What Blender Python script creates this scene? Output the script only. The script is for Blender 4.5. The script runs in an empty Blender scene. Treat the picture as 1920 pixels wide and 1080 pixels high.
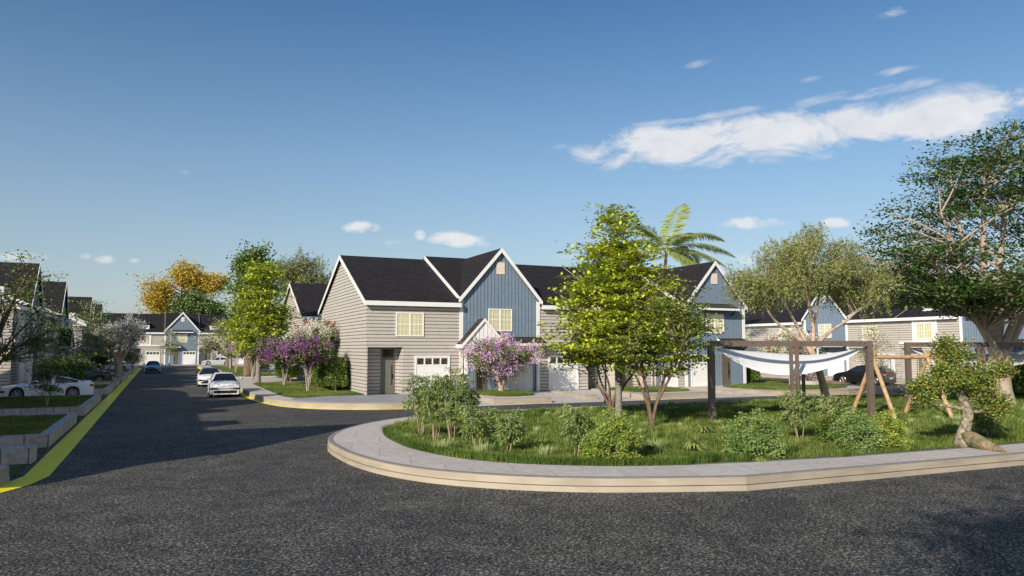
import bpy, math, random
import numpy as np
from mathutils import Vector, Matrix
rnd = random.Random(7)
# ------------------------------------------------------------ camera, world, sun
scene = bpy.context.scene
COL = scene.collection
cam_d = bpy.data.cameras.new('camera'); cam = bpy.data.objects.new('camera', cam_d); COL.objects.link(cam)
cam.location = (0, 0, 3.0)
cam.rotation_euler = (math.radians(90 + 4.63), 0, math.radians(-24.78))
cam_d.sensor_width = 36; cam_d.lens = 26.4; cam_d.clip_end = 6000; cam_d.clip_start = 0.1
scene.camera = cam
SUN_AZ = math.atan2(0.82, 0.56)          # heading of the light from +Y toward +X
SUN_EL = math.radians(25.5)
sd = bpy.data.lights.new('sun', 'SUN'); sun = bpy.data.objects.new('sun', sd); COL.objects.link(sun)
sd.energy = 5.0; sd.angle = math.radians(0.5); sd.color = (1.0, 0.90, 0.76)
ld = Vector((math.sin(SUN_AZ) * math.cos(SUN_EL), math.cos(SUN_AZ) * math.cos(SUN_EL), -math.sin(SUN_EL)))
sun.rotation_euler = ld.to_track_quat('-Z', 'Y').to_euler()
sun.location = (-30, -10, 40)
world = bpy.data.worlds.new('World'); scene.world = world; world.use_nodes = True
scene.view_settings.view_transform = 'Standard'; scene.view_settings.look = 'None'
scene.view_settings.exposure = 0.12; scene.view_settings.gamma = 1.0

def build_world():
    nt = world.node_tree; nt.nodes.clear(); N = nt.nodes.new; L = nt.links.new
    out = N('ShaderNodeOutputWorld'); bg = N('ShaderNodeBackground'); bg.inputs[1].default_value = 0.112
    sky = N('ShaderNodeTexSky'); sky.sky_type = 'NISHITA'; sky.sun_disc = False
    sky.sun_elevation = SUN_EL
    sky.sun_rotation = math.atan2(-ld.x, -ld.y)
    sky.air_density = 1.0; sky.dust_density = 0.8; sky.ozone_density = 1.6; sky.altitude = 100
    tc = N('ShaderNodeTexCoord'); sep = N('ShaderNodeSeparateXYZ'); L(tc.outputs['Generated'], sep.inputs[0])
    def math_(op, a, b=None, c=None):
        n = N('ShaderNodeMath'); n.operation = op
        for i, v in enumerate((a, b, c)):
            if v is None: continue
            if isinstance(v, (int, float)): n.inputs[i].default_value = v
            else: L(v, n.inputs[i])
        return n.outputs[0]
    az = math_('ARCTAN2', sep.outputs[0], sep.outputs[1])      # azimuth from +Y
    el = math_('ARCSINE', sep.outputs[2])
    comb = N('ShaderNodeCombineXYZ'); L(az, comb.inputs[0]); L(el, comb.inputs[1])
    def noise(sx, sy, scale, detail, rot=0.0, dist=0.0, rough=0.6):
        m = N('ShaderNodeMapping'); m.inputs['Scale'].default_value = (sx, sy, 1); m.inputs['Rotation'].default_value = (0, 0, rot)
        L(comb.outputs[0], m.inputs[0])
        n = N('ShaderNodeTexNoise'); n.inputs['Scale'].default_value = scale; n.inputs['Detail'].default_value = detail
        n.inputs['Roughness'].default_value = rough; n.inputs['Distortion'].default_value = dist
        L(m.outputs[0], n.inputs[0]); return n.outputs[0]
    n1 = noise(1.0, 2.2, 11.0, 12, -0.18, 0.5, 0.62)
    n2 = noise(1.0, 1.4, 26.0, 8, 0.0, 0.2, 0.6)
    total = None
    # banks of cloud, the last ones unseen behind the camera, added as fill light: azimuth, elevation, half width, half height, tilt, strength, use puffy noise
    clouds_and_fill = [(46.0, 15.15, 17.0, 1.75, 0.012, 1, 2), (39.0, 16.9, 5.5, 0.35, 0.076, 0.6, 0), (50.3, 17.4, 5.5, 0.5, 0.05, 0.6, 0), (57.1, 16.6, 2.68, 0.66, -0.12, 0.6, 0), (52.7, 22.3, 1.64, 0.46, 0.014, 0.6, 0), (38.9, 20.6, 1.57, 0.33, 0.117, 0.55, 0), (46.6, 18.7, 1.01, 0.25, 0.078, 0.5, 0), (52.5, 18.5, 1.47, 0.31, 0.042, 0.55, 0), (55.9, 16.9, 0.92, 0.27, -0.168, 0.5, 0), (42.8, 13.6, 0.6, 0.3, -0.074, 0.7, 1), (13.6, 9.1, 1.66, 0.6, 0.031, 1, 1), (16.1, 8.0, 1.04, 0.4, 0.121, 0.6, 1), (17.8, 8.6, 0.57, 0.48, 0.018, 0.85, 1), (20.3, 8.3, 2.36, 0.65, -0.039, 0.95, 1), (22.5, 8.1, 0.9, 0.49, 0.005, 0.7, 1), (42.6, 9.1, 2.83, 0.54, -0.05, 0.85, 1), (48.3, 8.8, 1.11, 0.41, -0.066, 0.9, 1), (42.0, 6.5, 1.27, 0.43, -0.035, 0.6, 1), (28.9, 7.0, 1.14, 0.32, -0.009, 0.5, 1), (0.4, 12.2, 1.1, 0.25, 0.094, 0.5, 0), (28.1, 15.3, 1.24, 0.27, -0.015, 0.45, 0), (-8.4, 5.9, 1.72, 0.37, 0.066, 0.65, 1), (-5.0, 6.1, 0.5, 0.25, 0.061, 0.6, 1), (-3.9, 6.0, 0.82, 0.3, 0.057, 0.65, 1), (-2.1, 6.0, 0.39, 0.22, 0.053, 0.5, 1), (-32, 10, 4, 1, .1, .7, 1), (80, 12, 9, 1.6, .1, .9, 0), (95, 9, 6, .8, 0, .9, 1), (-150, 34, 28, 20, 0, .95, 0), (150, 30, 28, 18, 0, .95, 0), (-95, 40, 22, 16, 0, .9, 0), (-175, 62, 60, 14, 0, .9, 0)]
    for (a0, e0, w, h, tilt, s, puff) in clouds_and_fill:
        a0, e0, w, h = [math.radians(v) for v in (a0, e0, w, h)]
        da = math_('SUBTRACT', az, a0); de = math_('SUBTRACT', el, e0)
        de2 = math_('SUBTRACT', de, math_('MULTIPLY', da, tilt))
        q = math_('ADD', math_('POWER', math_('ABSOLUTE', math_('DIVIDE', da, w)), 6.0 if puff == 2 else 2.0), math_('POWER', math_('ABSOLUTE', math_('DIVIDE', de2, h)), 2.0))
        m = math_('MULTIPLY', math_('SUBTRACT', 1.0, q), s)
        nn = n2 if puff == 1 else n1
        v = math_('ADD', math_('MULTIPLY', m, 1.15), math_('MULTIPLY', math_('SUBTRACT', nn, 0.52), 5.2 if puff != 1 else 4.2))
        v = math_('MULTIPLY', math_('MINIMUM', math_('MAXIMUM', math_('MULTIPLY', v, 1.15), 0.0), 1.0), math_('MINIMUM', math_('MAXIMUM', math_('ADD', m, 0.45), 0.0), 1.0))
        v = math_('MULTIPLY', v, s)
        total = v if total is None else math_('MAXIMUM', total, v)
    # sky colour correction toward a clearer, deeper blue
    hs = N('ShaderNodeHueSaturation'); hs.inputs['Saturation'].default_value = 1.0; hs.inputs['Value'].default_value = 1.0
    L(sky.outputs[0], hs.inputs['Color'])
    tint = N('ShaderNodeMixRGB'); tint.blend_type = 'MULTIPLY'; tint.inputs[0].default_value = 1.0
    tr = N('ShaderNodeValToRGB'); L(math_('MULTIPLY', el, 1 / math.radians(45)), tr.inputs[0]); L(tr.outputs[0], tint.inputs[2])
    tr.color_ramp.elements[0].position = 0.08; tr.color_ramp.elements[0].color = (.98, .97, .97, 1); tr.color_ramp.elements[1].position = 0.9; tr.color_ramp.elements[1].color = (.33, .60, .86, 1)
    for p_, c_ in ((0.31, (.72, .90, 1.0, 1)), (0.58, (.33, .67, .90, 1))): e_ = tr.color_ramp.elements.new(p_); e_.color = c_
    L(hs.outputs[0], tint.inputs[1])
    hz = N('ShaderNodeMixRGB'); hf = math_('MULTIPLY', math_('POWER', 2.718, math_('MULTIPLY', math_('MAXIMUM', el, 0.0), -5.5)), 0.72)
    L(hf, hz.inputs[0]); L(tint.outputs[0], hz.inputs[1]); hz.inputs[2].default_value = (3.35, 4.0, 4.6, 1)
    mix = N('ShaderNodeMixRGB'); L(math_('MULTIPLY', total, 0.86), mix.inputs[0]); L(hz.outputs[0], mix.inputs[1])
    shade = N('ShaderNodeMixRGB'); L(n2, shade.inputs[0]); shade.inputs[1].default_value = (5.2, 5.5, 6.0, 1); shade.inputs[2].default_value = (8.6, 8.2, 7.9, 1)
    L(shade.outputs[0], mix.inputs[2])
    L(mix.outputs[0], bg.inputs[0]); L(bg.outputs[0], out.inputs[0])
    return sky, hs
SKY, SKY_HS = build_world()

# ------------------------------------------------------------ helpers
def tag(o, label=None, cat=None, group=None, kind=None):
    if label: o['label'] = label
    if cat: o['category'] = cat
    if group: o['group'] = group
    if kind: o['kind'] = kind
    return o
def empty(name, loc=(0, 0, 0), rz=0.0, label=None, cat=None, group=None):
    o = bpy.data.objects.new(name, None); COL.objects.link(o); o.location = loc; o.rotation_euler = (0, 0, rz)
    o.empty_display_size = 0.3
    return tag(o, label, cat, group)
KIDS = {}
def mesh_np(name, V, Fc, mats, mi=None, parent=None, smooth=False):
    """V (n,3), Fc (m,k) uniform faces"""
    V = np.asarray(V, dtype=np.float32); Fc = np.asarray(Fc, dtype=np.int32)
    me = bpy.data.meshes.new(name); k = Fc.shape[1]
    me.vertices.add(len(V)); me.vertices.foreach_set('co', V.ravel())
    me.loops.add(Fc.size); me.loops.foreach_set('vertex_index', Fc.ravel())
    me.polygons.add(len(Fc)); me.polygons.foreach_set('loop_start', np.arange(0, Fc.size, k, dtype=np.int32))
    me.polygons.foreach_set('loop_total', np.full(len(Fc), k, dtype=np.int32))
    for m in (mats if isinstance(mats, (list, tuple)) else [mats]): me.materials.append(m)
    if mi is not None: me.polygons.foreach_set('material_index', np.asarray(mi, dtype=np.int32))
    if smooth: me.polygons.foreach_set('use_smooth', np.ones(len(Fc), dtype=bool))
    me.update(calc_edges=True)
    o = bpy.data.objects.new(name, me); COL.objects.link(o)
    if parent: o.parent = parent; KIDS.setdefault(parent.name, []).append(o)
    return o
class MB:
    def __init__(s): s.v = []; s.f = []; s.m = []
    def quad(s, a, b, c, d, m=0):
        n = len(s.v); s.v += [a, b, c, d]; s.f.append((n, n + 1, n + 2, n + 3)); s.m.append(m)
    def poly(s, pts, m=0):
        n = len(s.v); s.v += list(pts); s.f.append(tuple(range(n, n + len(pts)))); s.m.append(m)
    def box(s, x0, x1, y0, y1, z0, z1, m=0):
        if x0 > x1: x0, x1 = x1, x0
        if y0 > y1: y0, y1 = y1, y0
        if z0 > z1: z0, z1 = z1, z0
        n = len(s.v)
        s.v += [(x0, y0, z0), (x1, y0, z0), (x1, y1, z0), (x0, y1, z0), (x0, y0, z1), (x1, y0, z1), (x1, y1, z1), (x0, y1, z1)]
        for f in ((0, 3, 2, 1), (4, 5, 6, 7), (0, 1, 5, 4), (1, 2, 6, 5), (2, 3, 7, 6), (3, 0, 4, 7)):
            s.f.append(tuple(n + i for i in f)); s.m.append(m)
    def prism(s, pts, vec, m=0):
        """extrude polygon pts (3D) by vec"""
        n = len(s.v); k = len(pts); vec = Vector(vec)
        s.v += [tuple(p) for p in pts] + [tuple(Vector(p) + vec) for p in pts]
        s.f.append(tuple(range(n + k - 1, n - 1, -1))); s.m.append(m)
        s.f.append(tuple(range(n + k, n + 2 * k))); s.m.append(m)
        for i in range(k):
            j = (i + 1) % k
            s.f.append((n + i, n + j, n + k + j, n + k + i)); s.m.append(m)
    def tube(s, pts, rad, sides=8, m=0, cap=True):
        pts = [Vector(p) for p in pts]; n0 = len(s.v); k = len(pts)
        if not hasattr(rad, '__len__'): rad = [rad] * k
        up = None
        for i, p in enumerate(pts):
            d = (pts[min(i + 1, k - 1)] - pts[max(i - 1, 0)])
            if d.length < 1e-6: d = Vector((0, 0, 1))
            d.normalize()
            if up is None:
                a = Vector((1, 0, 0)) if abs(d.x) < 0.8 else Vector((0, 1, 0)); up = (a - d * a.dot(d)).normalized()
            else:
                up = (up - d * up.dot(d))
                up = up.normalized() if up.length > 1e-6 else d.orthogonal().normalized()
            sd_ = d.cross(up)
            for j in range(sides):
                t = 2 * math.pi * j / sides
                s.v.append(tuple(p + (up * math.cos(t) + sd_ * math.sin(t)) * rad[i]))
        for i in range(k - 1):
            for j in range(sides):
                a = n0 + i * sides + j; b = n0 + i * sides + (j + 1) % sides
                s.f.append((a, b, b + sides, a + sides)); s.m.append(m)
        if cap:
            s.f.append(tuple(n0 + j for j in range(sides - 1, -1, -1))); s.m.append(m)
            s.f.append(tuple(n0 + (k - 1) * sides + j for j in range(sides))); s.m.append(m)
    def build(s, name, mats, parent=None, smooth=False, bevel=0.0, weld=False):
        me = bpy.data.meshes.new(name); me.from_pydata([tuple(v) for v in s.v], [], s.f)
        for m in (mats if isinstance(mats, (list, tuple)) else [mats]): me.materials.append(m)
        me.polygons.foreach_set('material_index', s.m)
        if smooth: me.polygons.foreach_set('use_smooth', [True] * len(s.f))
        me.update()
        o = bpy.data.objects.new(name, me); COL.objects.link(o)
        if parent: o.parent = parent; KIDS.setdefault(parent.name, []).append(o)
        if bevel > 0:
            b = o.modifiers.new('bevel', 'BEVEL'); b.width = bevel; b.segments = 2; b.limit_method = 'ANGLE'; b.angle_limit = math.radians(40)
        return o
def copy_tree(o, parent=None):
    c = o.copy(); COL.objects.link(c)
    if parent: c.parent = parent; KIDS.setdefault(parent.name, []).append(c)
    for ch in list(KIDS.get(o.name, [])): copy_tree(ch, c)
    return c

# ------------------------------------------------------------ materials
def mat(name, col, rough=0.6, metal=0.0, var=0.0, vscale=3.0, bump=0.0, bscale=20.0, spec=0.5, coords='Object', detail=6, col2=None, bdist=0.02, bstretch=(1, 1, 1), coat=0.0, trans=0.0):
    m = bpy.data.materials.new(name); m.use_nodes = True; nt = m.node_tree; b = nt.nodes['Principled BSDF']; N = nt.nodes.new; L = nt.links.new
    b.inputs['Base Color'].default_value = (*col, 1); b.inputs['Roughness'].default_value = rough; b.inputs['Metallic'].default_value = metal
    b.inputs['Specular IOR Level'].default_value = spec; b.inputs['Coat Weight'].default_value = coat; b.inputs['Coat Roughness'].default_value = 0.04
    tc = N('ShaderNodeTexCoord')
    if var > 0 or col2:
        n = N('ShaderNodeTexNoise'); n.inputs['Scale'].default_value = vscale; n.inputs['Detail'].default_value = detail; L(tc.outputs[coords], n.inputs[0])
        r = N('ShaderNodeValToRGB'); c1 = tuple(c * (1 - var) for c in col); c2 = col2 or tuple(min(1, c * (1 + var)) for c in col)
        r.color_ramp.elements[0].position = 0.32; r.color_ramp.elements[1].position = 0.68
        r.color_ramp.elements[0].color = (*c1, 1); r.color_ramp.elements[1].color = (*c2, 1)
        L(n.outputs[0], r.inputs[0]); L(r.outputs[0], b.inputs['Base Color'])
    if bump > 0:
        mp = N('ShaderNodeMapping'); mp.inputs['Scale'].default_value = bstretch; L(tc.outputs[coords], mp.inputs[0])
        n = N('ShaderNodeTexNoise'); n.inputs['Scale'].default_value = bscale; n.inputs['Detail'].default_value = 5; L(mp.outputs[0], n.inputs[0])
        bp = N('ShaderNodeBump'); bp.inputs['Strength'].default_value = bump; bp.inputs['Distance'].default_value = bdist
        L(n.outputs[0], bp.inputs['Height']); L(bp.outputs[0], b.inputs['Normal'])
    return m
def leafmat(name, col, col2=None, trans=0.25, rough=0.55, vscale=0.9):
    m = bpy.data.materials.new(name); m.use_nodes = True; nt = m.node_tree; N = nt.nodes.new; L = nt.links.new
    b = nt.nodes['Principled BSDF']; out = nt.nodes['Material Output']
    tc = N('ShaderNodeTexCoord'); n = N('ShaderNodeTexNoise'); n.inputs['Scale'].default_value = vscale; n.inputs['Detail'].default_value = 4; L(tc.outputs['Object'], n.inputs[0])
    r = N('ShaderNodeValToRGB'); r.color_ramp.elements[0].position = 0.35; r.color_ramp.elements[1].position = 0.65
    c2 = col2 or tuple(c * 1.35 for c in col)
    r.color_ramp.elements[0].color = (*col, 1); r.color_ramp.elements[1].color = (*c2, 1)
    L(n.outputs[0], r.inputs[0]); L(r.outputs[0], b.inputs['Base Color']); b.inputs['Roughness'].default_value = rough; b.inputs['Specular IOR Level'].default_value = 0.35
    t = N('ShaderNodeBsdfTranslucent'); L(r.outputs[0], t.inputs[0])
    mx = N('ShaderNodeMixShader'); mx.inputs[0].default_value = trans; L(b.outputs[0], mx.inputs[1]); L(t.outputs[0], mx.inputs[2]); L(mx.outputs[0], out.inputs[0])
    return m
M = {}
M['siding'] = mat('beige_siding', (0.50, 0.46, 0.415), 0.7, var=0.05, vscale=2.5, bump=0.15, bscale=30, bstretch=(1, 1, 6))
M['siding_gap'] = mat('siding_gap', (0.04, 0.026, 0.02), 0.9)
M['blue'] = mat('blue_boards', (0.175, 0.235, 0.305), 0.65, var=0.07, vscale=2.5, bump=0.15, bscale=30, bstretch=(6, 6, 1))
M['blue_gap'] = mat('blue_gap', (0.018, 0.028, 0.045), 0.9)
M['white'] = mat('white_trim', (0.80, 0.79, 0.77), 0.5, var=0.03, vscale=4, bump=0.05)
M['white_gap'] = mat('white_board_gap', (0.16, 0.13, 0.12), 0.8)
M['cream'] = mat('vent_cream', (0.70, 0.60, 0.50), 0.8, var=0.12, vscale=9, bump=0.3, bscale=40)
M['garage'] = mat('garage_white', (0.78, 0.77, 0.76), 0.42, var=0.02, vscale=2)
M['door'] = mat('door_grey_green', (0.155, 0.155, 0.125), 0.5, var=0.12, vscale=3, bump=0.1, bscale=20, bstretch=(8, 8, 1))
M['door2'] = mat('door_brown', (0.13, 0.105, 0.085), 0.5, var=0.12, vscale=3)
M['black_metal'] = mat('black_metal', (0.012, 0.012, 0.013), 0.4, metal=0.6)
M['pane_dark'] = mat('window_glass_dark', (0.02, 0.022, 0.018), 0.06, spec=0.8, col2=(0.10, 0.085, 0.05), var=0.5, vscale=7)
M['soffit'] = mat('soffit', (0.35, 0.30, 0.26), 0.8)
def glowing_curtain_mat():
    m = mat('glowing_curtained_glass', (0.50, 0.46, 0.26), 0.08, spec=0.7)
    nt = m.node_tree; b = nt.nodes['Principled BSDF']; N = nt.nodes.new; L = nt.links.new
    tc = N('ShaderNodeTexCoord'); w = N('ShaderNodeTexWave'); w.inputs['Scale'].default_value = 2.6; w.inputs['Distortion'].default_value = 2.0; w.inputs['Detail'].default_value = 2
    mp = N('ShaderNodeMapping'); mp.inputs['Scale'].default_value = (1, 1, 0.05); L(tc.outputs['Object'], mp.inputs[0]); L(mp.outputs[0], w.inputs[0])
    r = N('ShaderNodeValToRGB'); r.color_ramp.elements[0].color = (0.36, 0.33, 0.17, 1); r.color_ramp.elements[1].color = (0.62, 0.58, 0.36, 1)
    L(w.outputs[0], r.inputs[0]); L(r.outputs[0], b.inputs['Base Color'])
    b.inputs['Emission Color'].default_value = (1.0, 0.88, 0.45, 1); b.inputs['Emission Strength'].default_value = 0.10  # faint warm glow put into the curtain colour, no lamp behind the panes
    return m
M['pane'] = glowing_curtain_mat()
def shingle_mat(name, col, seam=False):
    m = bpy.data.materials.new(name); m.use_nodes = True; nt = m.node_tree; b = nt.nodes['Principled BSDF']; N = nt.nodes.new; L = nt.links.new
    tc = N('ShaderNodeTexCoord'); mp = N('ShaderNodeMapping'); L(tc.outputs['UV'], mp.inputs[0])
    br = N('ShaderNodeTexBrick'); L(mp.outputs[0], br.inputs[0]); br.inputs['Scale'].default_value = 1.0
    br.inputs['Brick Width'].default_value = 0.30 if not seam else 30.0; br.inputs['Row Height'].default_value = 0.20 if not seam else 0.42
    br.inputs['Mortar Size'].default_value = 0.022 if not seam else 0.02; br.offset = 0.5 if not seam else 0
    c1 = col; c2 = tuple(c * 1.7 for c in col)
    br.inputs['Color1'].default_value = (*c1, 1); br.inputs['Color2'].default_value = (*c2, 1); br.inputs['Mortar'].default_value = (*[c * 0.12 for c in col], 1)
    n = N('ShaderNodeTexNoise'); n.inputs['Scale'].default_value = 3; n.inputs['Detail'].default_value = 8; L(tc.outputs['Object'], n.inputs[0])
    mx = N('ShaderNodeMixRGB'); mx.blend_type = 'MULTIPLY'; mx.inputs[0].default_value = 0.5; L(br.outputs[0], mx.inputs[1]); L(n.outputs[0], mx.inputs[2])
    L(mx.outputs[0], b.inputs['Base Color']); b.inputs['Roughness'].default_value = 0.85; b.inputs['Specular IOR Level'].default_value = 0.2
    bp = N('ShaderNodeBump'); bp.inputs['Strength'].default_value = 0.6; bp.inputs['Distance'].default_value = 0.02; bp.invert = True
    L(br.outputs['Fac'], bp.inputs['Height']); L(bp.outputs[0], b.inputs['Normal'])
    return m
M['roof'] = shingle_mat('dark_shingles', (0.030, 0.027, 0.030))
M['awning'] = shingle_mat('awning_seam_metal', (0.045, 0.040, 0.035), True)

def asphalt():
    m = bpy.data.materials.new('asphalt'); m.use_nodes = True; nt = m.node_tree; b = nt.nodes['Principled BSDF']; N = nt.nodes.new; L = nt.links.new
    tc = N('ShaderNodeTexCoord')
    n1 = N('ShaderNodeTexNoise'); n1.inputs['Scale'].default_value = 24; n1.inputs['Detail'].default_value = 6; n1.inputs['Roughness'].default_value = 0.7; n1.inputs['Distortion'].default_value = 0.8; L(tc.outputs['Object'], n1.inputs[0])
    v = N('ShaderNodeTexVoronoi'); v.inputs['Scale'].default_value = 34; L(tc.outputs['Object'], v.inputs[0])
    sp = N('ShaderNodeValToRGB'); sp.color_ramp.elements[0].position = 0.49; sp.color_ramp.elements[0].color = (0.028, 0.027, 0.026, 1)
    sp.color_ramp.elements[1].position = 0.655; sp.color_ramp.elements[1].color = (0.44, 0.42, 0.37, 1)
    e = sp.color_ramp.elements.new(0.555); e.color = (0.100, 0.096, 0.088, 1); e = sp.color_ramp.elements.new(0.43); e.color = (0.007, 0.007, 0.007, 1)
    n2 = N('ShaderNodeTexNoise'); n2.inputs['Scale'].default_value = 1.3; n2.inputs['Detail'].default_value = 6; L(tc.outputs['Object'], n2.inputs[0])
    ad = N('ShaderNodeMath'); ad.operation = 'MULTIPLY_ADD'; L(n2.outputs[0], ad.inputs[0]); ad.inputs[1].default_value = 0.10; L(n1.outputs[0], ad.inputs[2])
    ad2 = N('ShaderNodeMath'); ad2.operation = 'MULTIPLY_ADD'; L(v.outputs['Color'], ad2.inputs[0]); ad2.inputs[1].default_value = 0.10; L(ad.outputs[0], ad2.inputs[2])
    sb = N('ShaderNodeMath'); sb.operation = 'SUBTRACT'; L(ad2.outputs[0], sb.inputs[0]); sb.inputs[1].default_value = 0.09
    L(sb.outputs[0], sp.inputs[0])
    n3 = N('ShaderNodeTexNoise'); n3.inputs['Scale'].default_value = 0.22; n3.inputs['Detail'].default_value = 5; n3.inputs['Distortion'].default_value = .6; L(tc.outputs['Object'], n3.inputs[0])
    r3 = N('ShaderNodeValToRGB'); r3.color_ramp.elements[0].position = .35; r3.color_ramp.elements[0].color = (.80, .80, .82, 1); r3.color_ramp.elements[1].position = .65; r3.color_ramp.elements[1].color = (1.12, 1.11, 1.08, 1); L(n3.outputs[0], r3.inputs[0])
    ma = N('ShaderNodeMixRGB'); ma.blend_type = 'MULTIPLY'; ma.inputs[0].default_value = 1; L(sp.outputs[0], ma.inputs[1]); L(r3.outputs[0], ma.inputs[2])
    n4 = N('ShaderNodeTexNoise'); n4.inputs['Scale'].default_value = 1.2; n4.inputs['Detail'].default_value = 4; L(tc.outputs['Object'], n4.inputs[0])
    mv = N('ShaderNodeMixRGB'); mv.inputs[0].default_value = .10; L(tc.outputs['Object'], mv.inputs[1]); L(n4.outputs['Color'], mv.inputs[2])
    vc = N('ShaderNodeTexVoronoi'); vc.feature = 'DISTANCE_TO_EDGE'; vc.inputs['Scale'].default_value = .42; L(mv.outputs[0], vc.inputs[0])
    rc = N('ShaderNodeValToRGB'); rc.color_ramp.elements[0].position = 0.0; rc.color_ramp.elements[0].color = (.35, .35, .35, 1); rc.color_ramp.elements[1].position = .004; rc.color_ramp.elements[1].color = (1, 1, 1, 1); L(vc.outputs['Distance'], rc.inputs[0])
    mc = N('ShaderNodeMixRGB'); mc.blend_type = 'MULTIPLY'; L(r3.outputs[0], mc.inputs[0]); mc.inputs[0].default_value = .5; L(ma.outputs[0], mc.inputs[1]); L(rc.outputs[0], mc.inputs[2])
    nt.links.remove(mc.inputs[0].links[0]); L(mc.outputs[0], b.inputs['Base Color'])
    b.inputs['Roughness'].default_value = 0.85; b.inputs['Specular IOR Level'].default_value = 0.3
    bp = N('ShaderNodeBump'); bp.inputs['Strength'].default_value = 0.9; bp.inputs['Distance'].default_value = 0.012; L(n1.outputs[0], bp.inputs['Height']); L(bp.outputs[0], b.inputs['Normal'])
    return m
M['asphalt'] = asphalt()
def paving(name, c1, c2, mortar, bw, rh, ms=0.006, rough=0.8, rot=0.0, mortar_bump=0.6, nscale=6, namt=0.5, coords='Object'):
    m = bpy.data.materials.new(name); m.use_nodes = True; nt = m.node_tree; b = nt.nodes['Principled BSDF']; N = nt.nodes.new; L = nt.links.new
    tc = N('ShaderNodeTexCoord'); mp = N('ShaderNodeMapping'); mp.inputs['Rotation'].default_value = (0, 0, rot); L(tc.outputs[coords], mp.inputs[0])
    br = N('ShaderNodeTexBrick'); L(mp.outputs[0], br.inputs[0]); br.inputs['Scale'].default_value = 1; br.inputs['Brick Width'].default_value = bw; br.inputs['Row Height'].default_value = rh
    br.inputs['Mortar Size'].default_value = ms; br.inputs['Color1'].default_value = (*c1, 1); br.inputs['Color2'].default_value = (*c2, 1); br.inputs['Mortar'].default_value = (*mortar, 1)
    n = N('ShaderNodeTexNoise'); n.inputs['Scale'].default_value = nscale; n.inputs['Detail'].default_value = 8; L(tc.outputs[coords], n.inputs[0])
    r = N('ShaderNodeValToRGB'); r.color_ramp.elements[0].position = 0.3; r.color_ramp.elements[1].position = 0.7; r.color_ramp.elements[0].color = (0.62, 0.61, 0.60, 1); r.color_ramp.elements[1].color = (1.15, 1.15, 1.15, 1); L(n.outputs[0], r.inputs[0])
    mx = N('ShaderNodeMixRGB'); mx.blend_type = 'MULTIPLY'; mx.inputs[0].default_value = namt; L(br.outputs[0], mx.inputs[1]); L(r.outputs[0], mx.inputs[2]); L(mx.outputs[0], b.inputs['Base Color'])
    b.inputs['Roughness'].default_value = rough
    bp = N('ShaderNodeBump'); bp.inputs['Strength'].default_value = mortar_bump; bp.inputs['Distance'].default_value = 0.01; bp.invert = True; L(br.outputs['Fac'], bp.inputs['Height'])
    b2 = N('ShaderNodeBump'); b2.inputs['Strength'].default_value = 0.25; b2.inputs['Distance'].default_value = 0.01; L(n.outputs[0], b2.inputs['Height']); L(bp.outputs[0], b2.inputs['Normal']); L(b2.outputs[0], b.inputs['Normal'])
    return m
M['pave'] = paving('pavement_slabs', (0.56, 0.51, 0.475), (0.50, 0.455, 0.43), (0.30, 0.275, 0.26), 1.5, 1.5, 0.008, rot=0.26)
M['cobble'] = paving('pale_cobbles', (0.42, 0.42, 0.43), (0.30, 0.30, 0.32), (0.22, 0.22, 0.23), 0.42, 0.3, 0.03, rot=0.4)
M['stonewall'] = paving('stone_block_wall', (0.58, 0.49, 0.42), (0.42, 0.36, 0.31), (0.09, 0.075, 0.065), 0.62, 0.44, 0.014, mortar_bump=1.0, nscale=5, namt=0.8, coords='UV')
M['stonetop'] = paving('stone_wall_cap', (0.52, 0.51, 0.51), (0.42, 0.42, 0.43), (0.16, 0.16, 0.16), 0.55, 0.5, 0.012, nscale=6, namt=0.7)
M['kerb'] = mat('kerb_concrete', (0.415, 0.36, 0.285), 0.75, var=0.06, vscale=1.2, bump=0.2, bscale=60, bdist=0.005)
def kerb_joints(m):
    nt = m.node_tree; b = nt.nodes['Principled BSDF']; N = nt.nodes.new; L = nt.links.new
    src = b.inputs['Base Color'].links[0].from_socket; tc = N('ShaderNodeTexCoord')
    n = N('ShaderNodeTexNoise'); n.inputs['Scale'].default_value = .9; n.inputs['Detail'].default_value = 7; mp = N('ShaderNodeMapping'); mp.inputs['Scale'].default_value = (1, 1, 5); L(tc.outputs['Object'], mp.inputs[0]); L(mp.outputs[0], n.inputs[0])
    r = N('ShaderNodeValToRGB'); r.color_ramp.elements[0].position = .38; r.color_ramp.elements[0].color = (.80, .78, .74, 1); r.color_ramp.elements[1].position = .6; r.color_ramp.elements[1].color = (1.04, 1.03, 1.0, 1); L(n.outputs[0], r.inputs[0])
    mx = N('ShaderNodeMixRGB'); mx.blend_type = 'MULTIPLY'; mx.inputs[0].default_value = .8; L(src, mx.inputs[1]); L(r.outputs[0], mx.inputs[2]); L(mx.outputs[0], b.inputs['Base Color'])
kerb_joints(M['kerb'])
M['kerbtop'] = mat('kerb_top_grey', (0.22, 0.205, 0.19), 0.85, var=0.12, vscale=5, bump=0.2, bscale=50, bdist=0.005)
M['concrete'] = mat('driveway_concrete', (0.50, 0.465, 0.43), 0.8, var=0.09, vscale=0.8, bump=0.25, bscale=40, bdist=0.006)
M['yellow'] = mat('yellow_paint', (0.86, 0.74, 0.01), 0.6, var=0.05, vscale=2.5, bump=0.3, bscale=60, bdist=0.005)
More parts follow.
